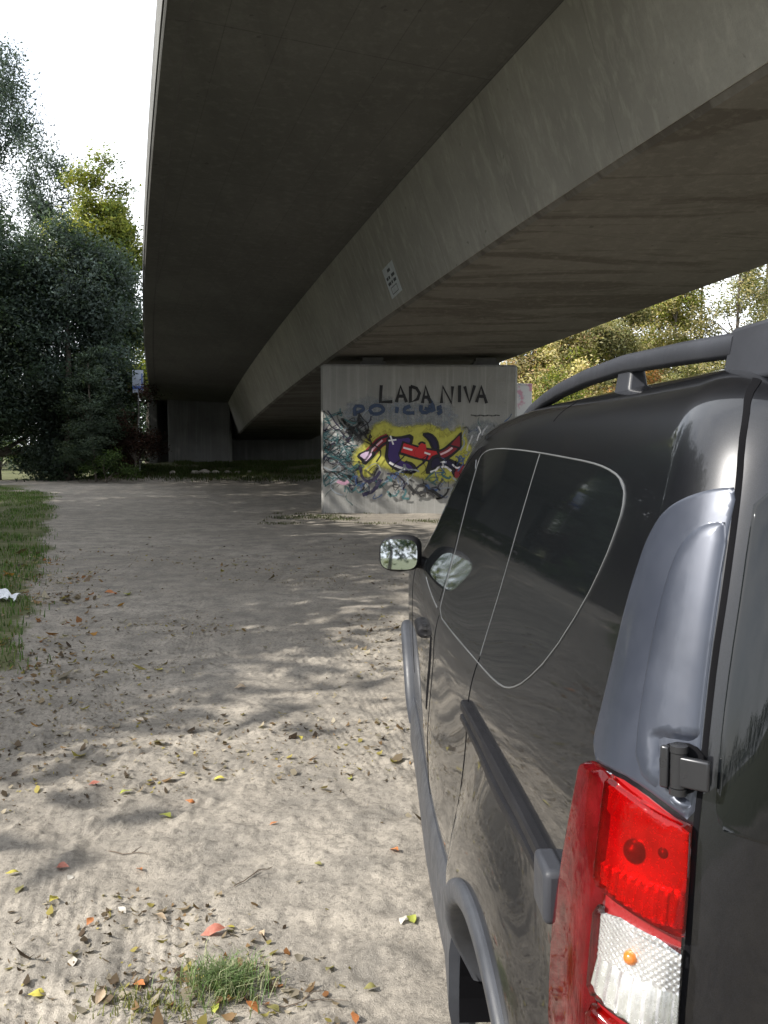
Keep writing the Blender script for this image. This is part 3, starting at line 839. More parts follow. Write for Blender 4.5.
left.append(patch('fuel_flap', [(.62, .83), (.80, .83), (.80, .98), (.62, .98)], 'side', M['paint'], van, off=.0015, step=.03) if False else strip('lock_cylinder', [(2.52, .94), (2.52, .925)], 'side', .014, M['trim_highlight'], van, off=.004, rounded=0, step=.005))

# --- cladding: sill, arches
def bodyx(y, z): return on_surf(y, z, 'side')[0].x
def clad_ring(y, zb, zt, o):
    xs = bodyx(y, zt)
    return [Vector((xs + .01, y, zt)), Vector((xs - .004, y, zt)), Vector((xs - o * .75, y, zt - .025)), Vector((xs - o, y, zt - .06)), Vector((xs - o, y, zb + .05)), Vector((xs - o * .5, y, zb)), Vector((xs + .05, y, zb))]
m = MB(); m.sweep([clad_ring(y, .22, .47, .018) for y in np.linspace(1.12, 3.12, 16)])
left.append(vsub(m.build('sill_cladding', M['dusty_plastic'], van, angle=60)))
def flare(yc, a0, a1, PROF):
    m = MB(); secs = []
    for i in range(49):
        a = math.radians(a0 + (a1 - a0) * i / 48); ca, sa = math.cos(a), math.sin(a)
        P = []
        for r, o in PROF:
            y = yc + r * ca; z = .31 + r * sa
            xb = bodyx(yc + .40 * ca, max(.25, .31 + .42 * sa))
            P.append(Vector((xb - o, y, z)))
        secs.append(P)
    m.sweep(secs, closed=False)
    return vsub(m.build('wheel_arch', M['dusty_plastic'], van, angle=60))
left.append(flare(WH_R, 6, 194, ((.385, -.05), (.385, .000), (.390, .010), (.400, .014), (.428, .016), (.437, .012), (.440, .004), (.440, -.012)))); left.append(flare(WH_F, -14, 174, ((.362, -.10), (.362, .022), (.370, .034), (.414, .040), (.428, .036), (.437, .026), (.440, .014), (.440, -.012))))
def wheel(yc, x):
    root = bpy.data.objects.new('wheel', None); link(root, van); root.location = Vector((x, yc, .312)) - VAN
    pr_ = [(-.09, .20), (-.092, .26), (-.085, .295), (-.06, .311), (.06, .311), (.085, .295), (.092, .26), (.09, .20)]
    m = MB(); m.sweep([[Vector((px_, r * math.cos(a), r * math.sin(a))) for px_, r in pr_] for a in [2 * PI * i / 40 for i in range(41)]], closed=False)
    m.build('tyre', M['rubber'], root)
    m = MB(); s_ = -1 if x < 0 else 1
    m.sweep([[Vector((s_ * px_, r * math.cos(a), r * math.sin(a))) for px_, r in ((.088, .205), (.075, .19), (.02, .185), (-.09, .19))] for a in [2 * PI * i / 40 for i in range(41)]], closed=False)
    for i in range(5):
        a = 2 * PI * i / 5; R_ = Matrix.Rotation(a, 3, 'X')
        m.box(R_ @ Vector((s_ * .06, 0, .11)), (.03, .055, .17), rot=R_)
    m.tube([(s_ * .03, 0, 0), (s_ * .078, 0, 0)], [.06, .05], 20)
    m.box((0, 0, 0), (.02, .2, .2))
    m.build('rim', M['alloy'], root, angle=35)
for yc in (WH_R, WH_F):
    for x in (-.745, .745): wheel(yc, x)
m = MB()
for yc in (WH_R, WH_F):
    for sg in (-1, 1):
        secs = []
        for i in range(25):
            a = math.radians(-10 + 200 * i / 24); secs.append([Vector((sg * (.926 if yc < 2 else .885), yc + .398 * math.cos(a), .31 + .398 * math.sin(a))), Vector((sg * .58, yc + .398 * math.cos(a), .31 + .398 * math.sin(a)))])
        m.sweep(secs, closed=False)
        m.tube([(sg * .58, yc, .31), (sg * .575, yc, .31)], .398, 24)
m.box((0, 2.15, .27), (1.5, 3.9, .06))
vsub(m.build('underbody', M['gap'], van, smooth=False))
# bumpers
def bumper(y0, sg):
    m = MB(); secs = []
    for i in range(41):
        t = -1 + 2 * i / 40; x = .86 * t; yb = y0 + sg * -(.0 + .22 * max(0, abs(t) - .72) ** 1.6 / .28 ** 1.6)
        secs.append([Vector((x, yb + sg * d, z)) for d, z in ((-.02, .30), (.05, .32), (.075, .40), (.075, .54), (.05, .60), (-.02, .615))])
    m.sweep(secs)
    return vsub(m.build('bumper', M['dusty_plastic'], van, angle=50))
bumper(.035, -1); bumper(4.30, 1)
WS = [(-.70, 1.20), (-.60, 1.62), (.60, 1.62), (.70, 1.20)]
patch('windscreen', WS, 'front', M['glass'], van, off=.004, step=.05, rounded=1)
for ob in left: mirror_part(ob)

# ------------------------------------------------------------------ spray paint on the pier
k = NT('spray_paint'); c = k.coord()
at = k.n('ShaderNodeAttribute'); at.attribute_name = 'tint'
nz = k.noise(c, 9, 6, .7); n2 = k.noise(c, 1.7, 5, .65, stretch=(1, 1, .3))
al = k.math('SUBTRACT', k.math('MULTIPLY', at.outputs['Alpha'], 1.5), k.math('MULTIPLY', k.ramp(nz, [(.3, 0.0), (.75, 1.0)]), .75))
al = k.math('MULTIPLY', al, k.ramp(n2, [(.25, .75), (.5, 1.0)])); 
clampn = k.n('ShaderNodeClamp'); k.l(al, clampn.inputs[0])
pb = k.pbsdf(Base_Color=at.outputs['Color'], Roughness=.7, Specular_IOR_Level=.3)
trn = k.n('ShaderNodeBsdfTransparent'); mm = k.n('ShaderNodeMixShader')
k.l(clampn.outputs[0], mm.inputs[0]); k.l(trn.outputs[0], mm.inputs[1]); k.l(pb.outputs[0], mm.inputs[2])
M['spray'] = k.done(mm.outputs[0])
LAYER = [0]
def wp(px, py):                 # traced sketch units -> metres on the pier face
    return (-2.0 + (px - 321) / 196 * 4.70, (513 - py) / 151 * 3.55)
class Paint:
    def __init__(s, y0): s.V = []; s.F = []; s.C = []; s.y = y0
    def stroke(s, pts, wid, col, a=1.0, soft=.35, it=1):
        """ribbon with soft spray edges; pts in sketch units, wid in metres"""
        P = [Vector(wp(max(323.5, p[0]), p[1])) for p in pts]
        if it: P = smooth2(P, False, it)
        n = len(P); b = len(s.V)
        for i in range(n):
            t = (P[min(i + 1, n - 1)] - P[max(i - 1, 0)])
            t = t.normalized() if t.length > 0 else Vector((1, 0))
            q = Vector((-t.y, t.x)) * wid / 2
            for f, aa in ((-1, 0), (-(1 - soft), 1), (1 - soft, 1), (1, 0)):
                s.V.append((P[i].x + q.x * f, s.y, P[i].y + q.y * f)); s.C.append(tuple(col) + (aa * a,))
        for i in range(n - 1):
            for j in range(3): s.F.append((b + i * 4 + j, b + i * 4 + j + 1, b + i * 4 + 4 + j + 1, b + i * 4 + 4 + j))
        s.y -= .00025
    def blob(s, pts, col, a=1.0, soft=.06, it=2):
        """filled outline with a soft rim (soft in metres)"""
        P = smooth2([Vector(wp(*p)) for p in pts], True, it) if it else [Vector(wp(*p)) for p in pts]
        P = resample(P, .05); n = len(P); b = len(s.V)
        ar = sum(P[i].x * P[(i + 1) % n].y - P[(i + 1) % n].x * P[i].y for i in range(n)); sg = -1 if ar > 0 else 1
        outr = []
        for i in range(n):
            t = (P[(i + 1) % n] - P[i - 1]).normalized(); outr.append(P[i] + Vector((-t.y, t.x)) * soft * sg)
        vo, eo, fo, _, _, _ = geometry.delaunay_2d_cdt(P, [(i, (i + 1) % n) for i in range(n)], [], 1, 1e-6)
        for p in vo: s.V.append((p.x, s.y, p.y)); s.C.append(tuple(col) + (a,))
        s.F += [tuple(b + q for q in f) for f in fo]
        b2 = len(s.V)
        for p, q in zip(P, outr):
            s.V.append((p.x, s.y, p.y)); s.C.append(tuple(col) + (a,)); s.V.append((q.x, s.y, q.y)); s.C.append(tuple(col) + (0,))
        for i in range(n):
            j = (i + 1) % n; s.F.append((b2 + 2 * i, b2 + 2 * j, b2 + 2 * j + 1, b2 + 2 * i + 1))
        s.y -= .00025
    def build(s, name):
        m = MB(); m.v = s.V; m.f = s.F; m.m = [0] * len(s.F); m.c = s.C
        ob = m.build(name, M['spray'], pier, smooth=False); ob.matrix_parent_inverse = Matrix.Translation(-pier.location); return ob
BLK = (.022, .022, .024); NAVY = (.02, .017, .045); PURP = (.055, .034, .14); YEL = (.45, .43, .085); RED = (.50, .03, .035); DRED = (.22, .025, .035); WHT = (.72, .70, .72); TEAL = (.05, .13, .14); BLU = (.07, .12, .26); PINK = (.55, .30, .42); GREY = (.30, .33, .36)
rnd = random.Random(5)
# old washes and scribbled tags under everything
p = Paint(PY - .0020)
p.blob([(334, 430), (342, 426), (350, 434), (353, 448), (344, 458), (334, 458)], (.60, .61, .60), .75, .25)
p.blob([(346, 404), (372, 398), (402, 402), (430, 404), (454, 408), (452, 424), (424, 428), (396, 424), (366, 420), (348, 418)], (.24, .27, .31), .5, .25)
p.blob([(470, 424), (486, 420), (498, 428), (496, 446), (480, 452), (468, 444)], (.22, .25, .28), .5, .2)
for i in range(150):
    x0 = rnd.uniform(322, 358); y0 = rnd.uniform(418, 486); col = rnd.choice([BLK, TEAL, NAVY, TEAL, BLK, GREY])
    pts = [(x0, y0)]
    for _ in range(rnd.randint(2, 5)): pts.append((min(372, max(322, pts[-1][0] + rnd.uniform(-9, 11))), pts[-1][1] + rnd.uniform(-8, 8)))
    p.stroke(pts, rnd.uniform(.016, .042), col, rnd.uniform(.6, 1), .4)
for i in range(90):
    x0 = rnd.uniform(348, 500); y0 = rnd.uniform(468, 494); col = rnd.choice([BLK, NAVY, GREY, BLK, BLU, TEAL])
    pts = [(x0, y0)]
    for _ in range(rnd.randint(2, 5)): pts.append((pts[-1][0] + rnd.uniform(-6, 9), min(498, pts[-1][1] + rnd.uniform(-10, 8))))
    p.stroke(pts, rnd.uniform(.02, .07), col, rnd.uniform(.5, .95), .45)
for i in range(26):
    x0 = rnd.uniform(462, 505); y0 = rnd.uniform(420, 458); col = rnd.choice([BLK, TEAL, GREY, BLU, WHT])
    pts = [(x0, y0)]
    for _ in range(3): pts.append((pts[-1][0] + rnd.uniform(-6, 6), pts[-1][1] + rnd.uniform(-8, 8)))
    p.stroke(pts, rnd.uniform(.03, .07), col, rnd.uniform(.5, .9), .45)
for i in range(16):
    x0 = rnd.uniform(345, 372); y0 = rnd.uniform(420, 448); pts = [(x0, y0)]
    for _ in range(4): pts.append((pts[-1][0] + rnd.uniform(-7, 7), pts[-1][1] + rnd.uniform(-9, 9)))
    p.stroke(pts, rnd.uniform(.04, .09), BLK, rnd.uniform(.6, .95), .45)
p.stroke([(337, 480), (344, 483), (348, 480)], .10, PINK, .8); p.stroke([(380, 478), (374, 490), (362, 494)], .12, NAVY, .9)
p.stroke([(360, 465), (362, 478), (372, 482), (380, 470)], .09, NAVY, .9); p.stroke([(408, 484), (416, 494), (430, 488), (440, 496)], .10, BLK, .85); p.stroke([(412, 494), (420, 482), (434, 496)], .09, BLK, .85)
for i in range(7):
    x0 = 470 + i * 4; p.stroke([(x0, 413 + i % 2), (x0 + 5, 413.5)], .03, BLK, .8, it=0)
p.build('graffiti_tag')
# the second line of faded blue letters: P O ... C L U S
p = Paint(PY - .018)
for L in ([(355, 414), (354, 404), (362, 404), (364, 408), (356, 411)], [(372, 412), (369, 407), (374, 403), (381, 404), (384, 408), (379, 412), (372, 412)],
          [(410, 404), (404, 406), (404, 411), (414, 411)], [(397, 405), (396, 411)], [(421, 403), (420, 410), (428, 411), (430, 403)], [(428, 396), (432, 402), (434, 410), (424, 406)], [(441, 404), (436, 406), (442, 409), (437, 412)]):
    p.stroke(L, .105, (.045, .065, .115), .95, .35)
p.build('faded_lettering')
# LADA NIVA
p = Paint(PY - .022)
def letters(spec, wid):
    for L in spec: p.stroke(L, wid, BLK, 1.25, .3, it=0)
letters([[(381, 383), (380, 400), (392, 399.5)], [(396, 400), (400, 384), (406, 400)], [(397, 394), (405, 394)], [(410, 384), (410, 400), (417, 397), (419, 391), (416, 386), (410, 384)], [(422, 401), (425, 384), (430, 401)], [(423, 395), (429.5, 395)],
         [(441, 401), (442, 384), (451, 401), (452, 384)], [(459, 383), (459, 400)], [(464, 384), (469, 400), (474, 383)], [(476, 400), (480.5, 384), (486, 401)], [(477.5, 394), (485, 394)]], .088)
p.build('black_lettering')
# the coloured piece on its yellow cloud
p = Paint(PY - .028)
p.blob([(354, 456), (366, 442), (372, 430), (384, 420), (392, 428), (410, 428), (424, 424), (440, 430), (450, 436), (462, 424), (463, 440), (470, 446), (470, 462), (462, 472), (452, 478), (440, 480), (428, 476), (412, 472), (396, 470), (384, 464), (376, 458), (370, 472), (360, 474)], YEL, .92, .16)
for i in range(26): # uneven sprayed fringe
    a = rnd.uniform(0, 2 * PI); x0 = 416 + 50 * math.cos(a); y0 = 450 + 22 * math.sin(a)
    p.stroke([(x0, y0), (x0 + rnd.uniform(-6, 6), y0 + rnd.uniform(-7, 7))], rnd.uniform(.12, .3), YEL, .7, .6, it=0)
# arrow on the left
p.stroke([(388, 437), (380, 440), (374, 447), (369, 452)], .27, DRED, 1.3, .12); p.stroke([(388, 434), (379, 437), (372, 445), (367, 450)], .06, BLK, 1.3, .2); p.stroke([(388, 440), (382, 443), (376, 450), (371, 456)], .06, BLK, 1.3, .2)
p.blob([(356, 454), (368, 448), (376, 452), (370, 458), (364, 464), (361, 458)], BLK, 1.3, .03, 1); p.blob([(359, 454), (367, 450), (372, 452), (368, 457), (365, 460), (363, 456)], (.60, .45, .62), 1.3, .02, 1)
p.stroke([(382, 438.5), (375, 445), (369, 452)], .045, (.65, .42, .5), 1.3, .2)
# big dark letters
p.blob([(387, 434), (398, 436), (413, 432), (411, 444), (404, 448), (400, 452), (405, 460), (413, 462), (418, 471), (404, 472), (392, 467), (385, 458), (386, 448)], BLK, 1.4, .03, 1)
p.blob([(390, 437), (399, 438), (410, 436), (408, 443), (400, 447), (396, 453), (402, 461), (410, 464), (413, 469), (403, 469), (393, 464), (388, 456), (389, 446)], PURP, 1.2, .04, 1)
p.blob([(399, 452), (405, 450), (408, 455), (405, 460), (401, 459)], YEL, 1.3, .02, 1)
p.stroke([(389, 461), (396, 465), (405, 468)], .06, WHT, 1.4, .2); p.stroke([(390, 434), (393, 443)], .04, WHT, 1.4, .2); p.stroke([(388, 439), (396, 438)], .04, WHT, 1.4, .2)
p.blob([(421, 432), (430, 431), (437, 438), (439, 448), (436, 454), (432, 447), (428, 438)], BLK, 1.4, .03, 1); p.blob([(424, 433), (430, 433), (435, 439), (437, 447), (434, 447), (430, 438)], NAVY, 1.2, .03, 1)
p.stroke([(400, 446), (410, 449), (420, 452), (432, 454), (440, 455)], .34, BLK, 1.4, .1); p.stroke([(402, 446), (411, 449), (420, 452), (432, 454), (439, 455)], .24, RED, 1.4, .12)
p.blob([(415, 449), (419, 446), (420, 441), (425, 442), (425, 448), (428, 452), (421, 457), (415, 454)], RED, 1.4, .03, 1); p.stroke([(418, 443), (421, 440), (425, 442)], .05, BLK, 1.3, .2); p.stroke([(403, 446), (412, 448.5)], .05, WHT, 1.3, .25); p.stroke([(424, 451), (430, 453)], .05, WHT, 1.2, .3)
p.blob([(430, 456), (438, 453), (450, 458), (458, 462), (466, 466), (462, 472), (455, 478), (451, 468), (444, 464), (438, 466), (430, 472), (425, 472)], BLK, 1.4, .03, 1); p.blob([(432, 458), (440, 456), (450, 460), (457, 465), (452, 467), (444, 462), (437, 463), (431, 468)], NAVY, 1.2, .03, 1)
p.stroke([(430, 471), (436, 469), (438, 466), (446, 465), (451, 470)], .055, WHT, 1.4, .2); p.stroke([(440, 460), (446, 461)], .05, WHT, 1.4, .2); p.stroke([(443, 457), (442.5, 464)], .05, WHT, 1.4, .2)
p.blob([(455, 468), (462, 464), (467, 467), (462, 473), (455, 478)], DRED, 1.3, .03, 1); p.stroke([(452, 463), (456, 467), (460, 466)], .045, WHT, 1.2, .25)
# arrow on the right
p.stroke([(438, 455), (446, 452), (452, 447), (456, 443)], .30, BLK, 1.4, .1); p.stroke([(440, 454), (447, 451), (453, 446), (456, 443)], .18, DRED, 1.4, .12); p.stroke([(440, 453), (447, 450), (452, 446)], .05, (.7, .5, .55), 1.3, .2)
p.blob([(448, 444), (461, 430), (461, 448), (456, 446)], BLK, 1.4, .02, 0); p.blob([(451, 443), (459, 434), (459, 445), (456, 444)], DRED, 1.3, .02, 0)
p.build('graffiti_mural')

# white notice stuck to the girder
def web_pt(s, t, off):          # t: 0 at the girder's lower edge, 1 at the deck
    a = br_pt(s, -.003, .055); b2 = br_pt(s, -.558, 1.592); q = a.lerp(b2, t)
    d = (br_pt(s + .1, 0, 0) - br_pt(s - .1, 0, 0)).normalized(); n_ = d.cross(b2 - a).normalized()
    if n_.x > 0: n_ = -n_
    return q + n_ * off
M['paper'] = simple('weathered_paper', (.52, .56, .60), .7, var=.1)
M['ink'] = simple('printed_ink', (.06, .065, .08), .7)
NS, NT0 = 15.45, .29
def npt(u, v, off):             # u along the girder (m), v up the web (m)
    ca, sa = math.cos(.04), math.sin(.04)
    u *= .86; v *= .76; return web_pt(NS - (u * ca - v * sa), NT0 + (u * sa + v * ca) / 1.64, off)
nroot = empty('paper_notice', npt(0, 0, .02))
tag(nroot, 'small white paper notice stuck crooked on the girder above the pier', 'notice')
def quadbox(L, o0, o1):
    A = [npt(u, v, o0) for u, v in L]; B = [npt(u, v, o1) for u, v in L]; n = len(L)
    return A + B, [tuple(range(n))[::-1], tuple(range(n, 2 * n))] + [(i, (i + 1) % n, n + (i + 1) % n, n + i) for i in range(n)]
m = MB(); m.add(*quadbox([(-.36, -.36), (.36, -.36), (.36, .36), (-.36, .36)], .022, .030)); setw(m.build('sheet', M['paper'], nroot, smooth=False), nroot)
m = MB()
for v, segs in ((.24, [(-.06, .08)]), (.09, [(-.2, -.12), (-.09, -.03), (.05, .2)]), (-.04, [(-.2, -.06), (-.03, .03), (.08, .2)])):
    for u0, u1 in [(a * 1.35, b * 1.35) for a, b in segs]: m.add(*quadbox([(u0, v - .035), (u1, v - .035), (u1, v + .035), (u0, v + .035)], .031, .033))
for u0, v0, u1, v1 in ((-.2, -.30, .2, -.285), (-.2, -.15, .2, -.135), (-.2, -.285, -.185, -.15), (.185, -.285, .2, -.15)):
    m.add(*quadbox([(u0, v0), (u1, v0), (u1, v1), (u0, v1)], .031, .033))
setw(m.build('print', M['ink'], nroot, smooth=False), nroot)

# ------------------------------------------------------------------ foliage
k = NT('leaf'); at = k.n('ShaderNodeAttribute'); at.attribute_name = 'tint'
df = k.pbsdf(Base_Color=at.outputs['Color'], Roughness=.65, Specular_IOR_Level=.15)
tl = k.n('ShaderNodeBsdfTranslucent'); k.l(k.mix(1.0, at.outputs['Color'], (1.0, 1.05, .55), 'MULTIPLY'), tl.inputs[0])
mm = k.n('ShaderNodeMixShader'); mm.inputs[0].default_value = .42
k.l(df.outputs[0], mm.inputs[1]); k.l(tl.outputs[0], mm.inputs[2]); M['leaf'] = k.done(mm.outputs[0])
k = NT('bark'); c = k.coord()
n1 = k.noise(c, 5, 6, .7, stretch=(1, 1, .2)); M['bark'] = k.done(k.pbsdf(Base_Color=k.ramp(n1, [(.3, (.035, .028, .022)), (.7, (.13, .11, .09))]), Roughness=.9, Normal=k.bump(n1, .8, .03)).outputs[0])

LN = []
def leaf_cloud(C_, per, spread, size, cols, rng, droop=0.0, flat_=1.0):
    """C_: clump centres (n,3); returns verts, quads, colours of leaf blades scattered round every centre"""
    n = len(C_); N = n * per
    off = rng.normal(size=(n, per, 3)) * spread
    off[..., 2] *= flat_
    if droop: off[..., 2] -= np.abs(rng.normal(size=(n, per))) * droop
    P = (C_[:, None, :] + off).reshape(N, 3)
    d = rng.normal(size=(N, 3)); d[:, 2] = d[:, 2] * .6 - .35 - droop * .6
    d /= np.linalg.norm(d, axis=1, keepdims=True)
    r = rng.normal(size=(N, 3)); s = np.cross(d, r); s /= np.linalg.norm(s, axis=1, keepdims=True) + 1e-9
    L = size * rng.uniform(.6, 1.35, (N, 1)); W = L * rng.uniform(.30, .48, (N, 1))
    nl = np.cross(s, d); up = nl * L * .12
    cen = C_.mean(0); outw = (P - np.repeat(C_, per, 0)) * 1.2 + (P - cen) * np.array([1, 1, .6]) * .35 + np.array([0, 0, .25])
    outw /= np.linalg.norm(outw, axis=1, keepdims=True) + 1e-9
    sg = np.sign((nl * outw).sum(1, keepdims=True)); sg[sg == 0] = 1
    s = s * sg; nl = nl * sg                        # every blade's face looks away from its bough
    LN.append(np.repeat((outw * .8 + nl * .55), 4, 0))
    V = np.stack([P - d * L * .5, P + s * W * .5 + up, P + d * L * .5, P - s * W * .5 + up], 1).reshape(-1, 3)
    F = np.arange(N * 4).reshape(N, 4)
    cols = np.array(cols); ci = rng.integers(0, len(cols), n)
    base = cols[ci] * rng.uniform(.6, 1.45, (n, 1))
    col = np.repeat(base, per, 0) * rng.uniform(.85, 1.18, (N, 1))
    return V, F, np.repeat(col, 4, 0)

def soft_normals(o):
    N_ = LN.pop(); N_ = N_ / (np.linalg.norm(N_, axis=1, keepdims=True) + 1e-9)
    if len(N_) == len(o.data.vertices):
        o.data.polygons.foreach_set('use_smooth', np.ones(len(o.data.polygons), bool))
        o.data.normals_split_custom_set_from_vertices(N_.tolist())
    LN.clear(); return o
def make_tree(name, loc, height, blobs, cols, label, cat='tree', group=None, trunk_r=.16, clumps=420, per=26, spread=.28, size=.15, seed=1, droop=0.0, lean=(0, 0), trunk_top=.8, flat_=.8, shell=.55, limbs=16, barkm='bark'):
    """blobs: (dx, dy, z, rx, ry, rz, weight) ellipsoids of the crown, relative to the foot"""
    rng = np.random.default_rng(seed)
    root = empty(name, loc); tag(root, label, cat, group)
    W = np.array([b[6] for b in blobs], float); W /= W.sum(); cs = []
    for b, w_ in zip(blobs, W):
        n = max(3, int(clumps * w_)); u = rng.normal(size=(n, 3)); u /= np.linalg.norm(u, axis=1, keepdims=True)
        r = rng.uniform(shell, 1.0, (n, 1)) ** .7 * (1 + .16 * rng.normal(size=(n, 1)))
        ns = max(5, n // 16)                          # clumps gather on boughs, with hollows between
        bough = rng.integers(0, ns, n); u = u[:ns][bough]; r = r[:ns][bough]
        cs.append(np.array(b[:3]) + u * r * np.array(b[3:6]) + rng.normal(size=(n, 3)) * np.array([.40, .40, .26]) * min(1.0, b[3] / 1.6))
    C_ = np.concatenate(cs); C_ = C_[C_[:, 2] > .15]
    V, F, col = leaf_cloud(C_, per, spread, size, cols, rng, droop, flat_)
    soft_normals(np_mesh('crown', V, F, M['leaf'], col=col, parent=root))
    m = MB(); H = height * trunk_top
    tp_ = [Vector((lean[0] * t * t * H + .12 * math.sin(3 * t + seed), lean[1] * t * t * H + .10 * math.cos(2.4 * t + seed) - .10, H * t)) for t in [i / 9 for i in range(10)]]
    tp_[0].z = -.3
    m.tube(tp_, [trunk_r * (1.25 if i == 0 else 1 - .085 * i) for i in range(10)], 9)
    for i in range(limbs):
        e = Vector(C_[rng.integers(0, len(C_))]); t = min(.97, max(.15, (e.z - .25 * math.hypot(e.x, e.y) - .4) / max(H, .1)))
        b0 = tp_[int(t * 9)]; r0 = trunk_r * (1 - .8 * t) * .5 + .012
        q = b0.lerp(e, .5) + Vector((0, 0, .12 * (e - b0).length)); m.tube([b0, b0.lerp(q, .55) , q, e], [r0, r0 * .75, r0 * .5, .008], 6)
    m.build('trunk', M[barkm], root)
    return root

DG = [(.036, .058, .038), (.048, .072, .048), (.026, .042, .028), (.060, .084, .060)]
SG = [(.074, .100, .088), (.056, .080, .070), (.095, .122, .110), (.048, .066, .058)]      # silvery willow, with a blue cast painted in for sky glare
YG = [(.17, .19, .035), (.12, .15, .03), (.22, .22, .05), (.08, .11, .03)]
YB = [(.42, .36, .16), (.30, .28, .12), (.46, .40, .22), (.16, .17, .07), (.36, .25, .14)]
GR = [(.21, .21, .09), (.14, .15, .07), (.26, .25, .12), (.33, .28, .14)]
OR = [(.30, .14, .045), (.34, .19, .06), (.22, .10, .04), (.26, .20, .07)]
RB = [(.050, .026, .020), (.035, .022, .018), (.065, .034, .024)]
def gz(x, y): return float(ground_h(np.array([x]), np.array([y]), False)[0])
def at_px(px, d): return (-1.174 + (px - 355.6) / 900 * d, d - .97)
def ztop(py, d): return 1.641 + (442.6 - py) / 900 * d
def L(px, d): x, y = at_px(px, d); return (x, y, gz(x, y))

# --- the dark trees on the left, each on its own foot
make_tree('tall_willow', L(-8, 52), 24, [(.3, 0, 20.6, 2.5, 2.2, 4.2, 4), (-2.2, 0, 15, 2.6, 2.4, 4, 2.2), (1.0, .5, 13, 2.2, 2, 3.5, 1.4), (-1, 0, 9, 3, 2.6, 3, 1.2)], SG, 'tall feathery grey-green tree rising highest at the left edge', group='trees left of the bridge', trunk_r=.3, clumps=1500, per=28, spread=.42, size=.20, seed=21, droop=.5, limbs=26)
make_tree('slender_willow', L(58, 50), 18, [(0, 0, 15.6, 1.3, 1.2, 2.2, 2), (.3, 0, 12.5, 1.8, 1.7, 2.5, 2), (-.8, 0, 11, 1.9, 1.6, 2.2, 1.4)], SG, 'thin-topped feathery tree behind the dark trees, between the tallest one and the yellow-green one', group='trees left of the bridge', trunk_r=.2, clumps=560, per=26, spread=.34, size=.19, seed=22, droop=.35)
make_tree('yellowing_tree', L(108, 48), 16.2, [(0, 0, 13.7, 1.5, 1.5, 2.2, 2.4), (1.1, 0, 12.4, 1.2, 1.2, 1.8, 1.4), (-.9, 0, 12.2, 1.4, 1.3, 1.8, 1.5), (.5, 0, 9.5, 2, 1.8, 2.4, 1.6), (1.0, 0, 6, 1.6, 1.6, 2.4, 1.1)], YG, 'yellow-green sunlit tree top beside the bridge edge', group='trees left of the bridge', trunk_r=.22, clumps=900, per=30, spread=.27, size=.21, seed=23)
make_tree('dark_tree', L(2, 43), 13, [(0, 0, 10, 2.4, 2.2, 2.6, 2.2), (-1.6, 0, 7, 2.4, 2.2, 2.6, 2), (1.3, .2, 7.4, 2.1, 2, 2.6, 2), (.6, -.5, 4.2, 2.4, 1.8, 2.2, 1.8), (-1.5, -.3, 4.0, 2.2, 1.8, 1.6, 1.4), (2.2, .8, 1.8, 1.9, 1.2, 1.7, 1.3)], DG + SG[:2], 'broad dark green tree at the left edge overhanging the side path', group='trees left of the bridge', trunk_r=.28, clumps=2100, per=32, spread=.30, size=.21, seed=24, droop=.15)
make_tree('silver_willow', L(72, 42), 12, [(0, 0, 9.4, 2.0, 1.8, 2.2, 2.2), (1.2, 0, 8.2, 1.7, 1.7, 2.3, 2), (-1.2, 0, 7.6, 1.7, 1.7, 2.2, 1.8), (.6, 0, 5.2, 2.2, 1.8, 2.2, 2), (-.6, 0, 3.0, 2.0, 1.6, 1.9, 1.6), (.4, .6, 1.4, 2.0, 1.3, 1.4, 1.5)], SG + DG[:2], 'dense silvery dark tree in the middle of the left tree group', group='trees left of the bridge', trunk_r=.24, clumps=2100, per=32, spread=.28, size=.20, seed=25, droop=.3)
make_tree('dark_tree', L(113, 44), 11, [(0, 0, 8.4, 1.2, 1.3, 2.2, 2), (.3, 0, 6.2, 1.4, 1.4, 2.0, 2), (-.6, 0, 5.0, 1.5, 1.5, 2, 1.6), (.3, 0, 3.2, 1.3, 1.3, 1.5, 1.2), (-.2, 0, 1.4, 1.5, 1.2, 1.4, 1.2)], DG + [(.07, .085, .03)], 'dark narrow tree closest to the bridge edge', group='trees left of the bridge', trunk_r=.18, clumps=1300, per=30, spread=.26, size=.20, seed=26)
make_tree('young_conifer', L(97, 39.5), 6.4, [(0, 0, 5.3, .35, .35, .9, 1), (0, 0, 4.0, .75, .75, .9, 1.6), (0, 0, 2.7, 1.1, 1.0, .9, 2.2), (.1, -.1, 1.6, 1.3, 1.1, .7, 1.8)], [(.060, .085, .060), (.045, .065, .046), (.075, .10, .075)], 'young light-tipped conifer standing in front of the dark trees', group='trees left of the bridge', trunk_r=.05, clumps=620, per=26, spread=.17, size=.12, seed=27, flat_=.35, limbs=22)
make_tree('leafy_shrub', L(110, 38.8), 1.5, [(0, 0, .75, .9, .7, .6, 2), (.7, .1, .5, .7, .6, .45, 1.2)], [(.06, .10, .03), (.045, .075, .028), (.08, .12, .04)], 'low green shrub at the foot of the young conifer', 'shrub', trunk_r=.04, clumps=120, per=22, spread=.13, size=.10, seed=28, limbs=8)
make_tree('bramble_bush', L(141, 41), 4.2, [(0, 0, 2.6, .85, .9, 1.3, 2), (.3, 0, 1.2, 1.0, .9, 1.0, 1.8), (-.6, .1, 1.4, .8, .8, .9, 1)], RB, 'dark reddish-brown bush against the bridge abutment', 'bush', trunk_r=.06, clumps=260, per=24, spread=.2, size=.13, seed=29, limbs=10)
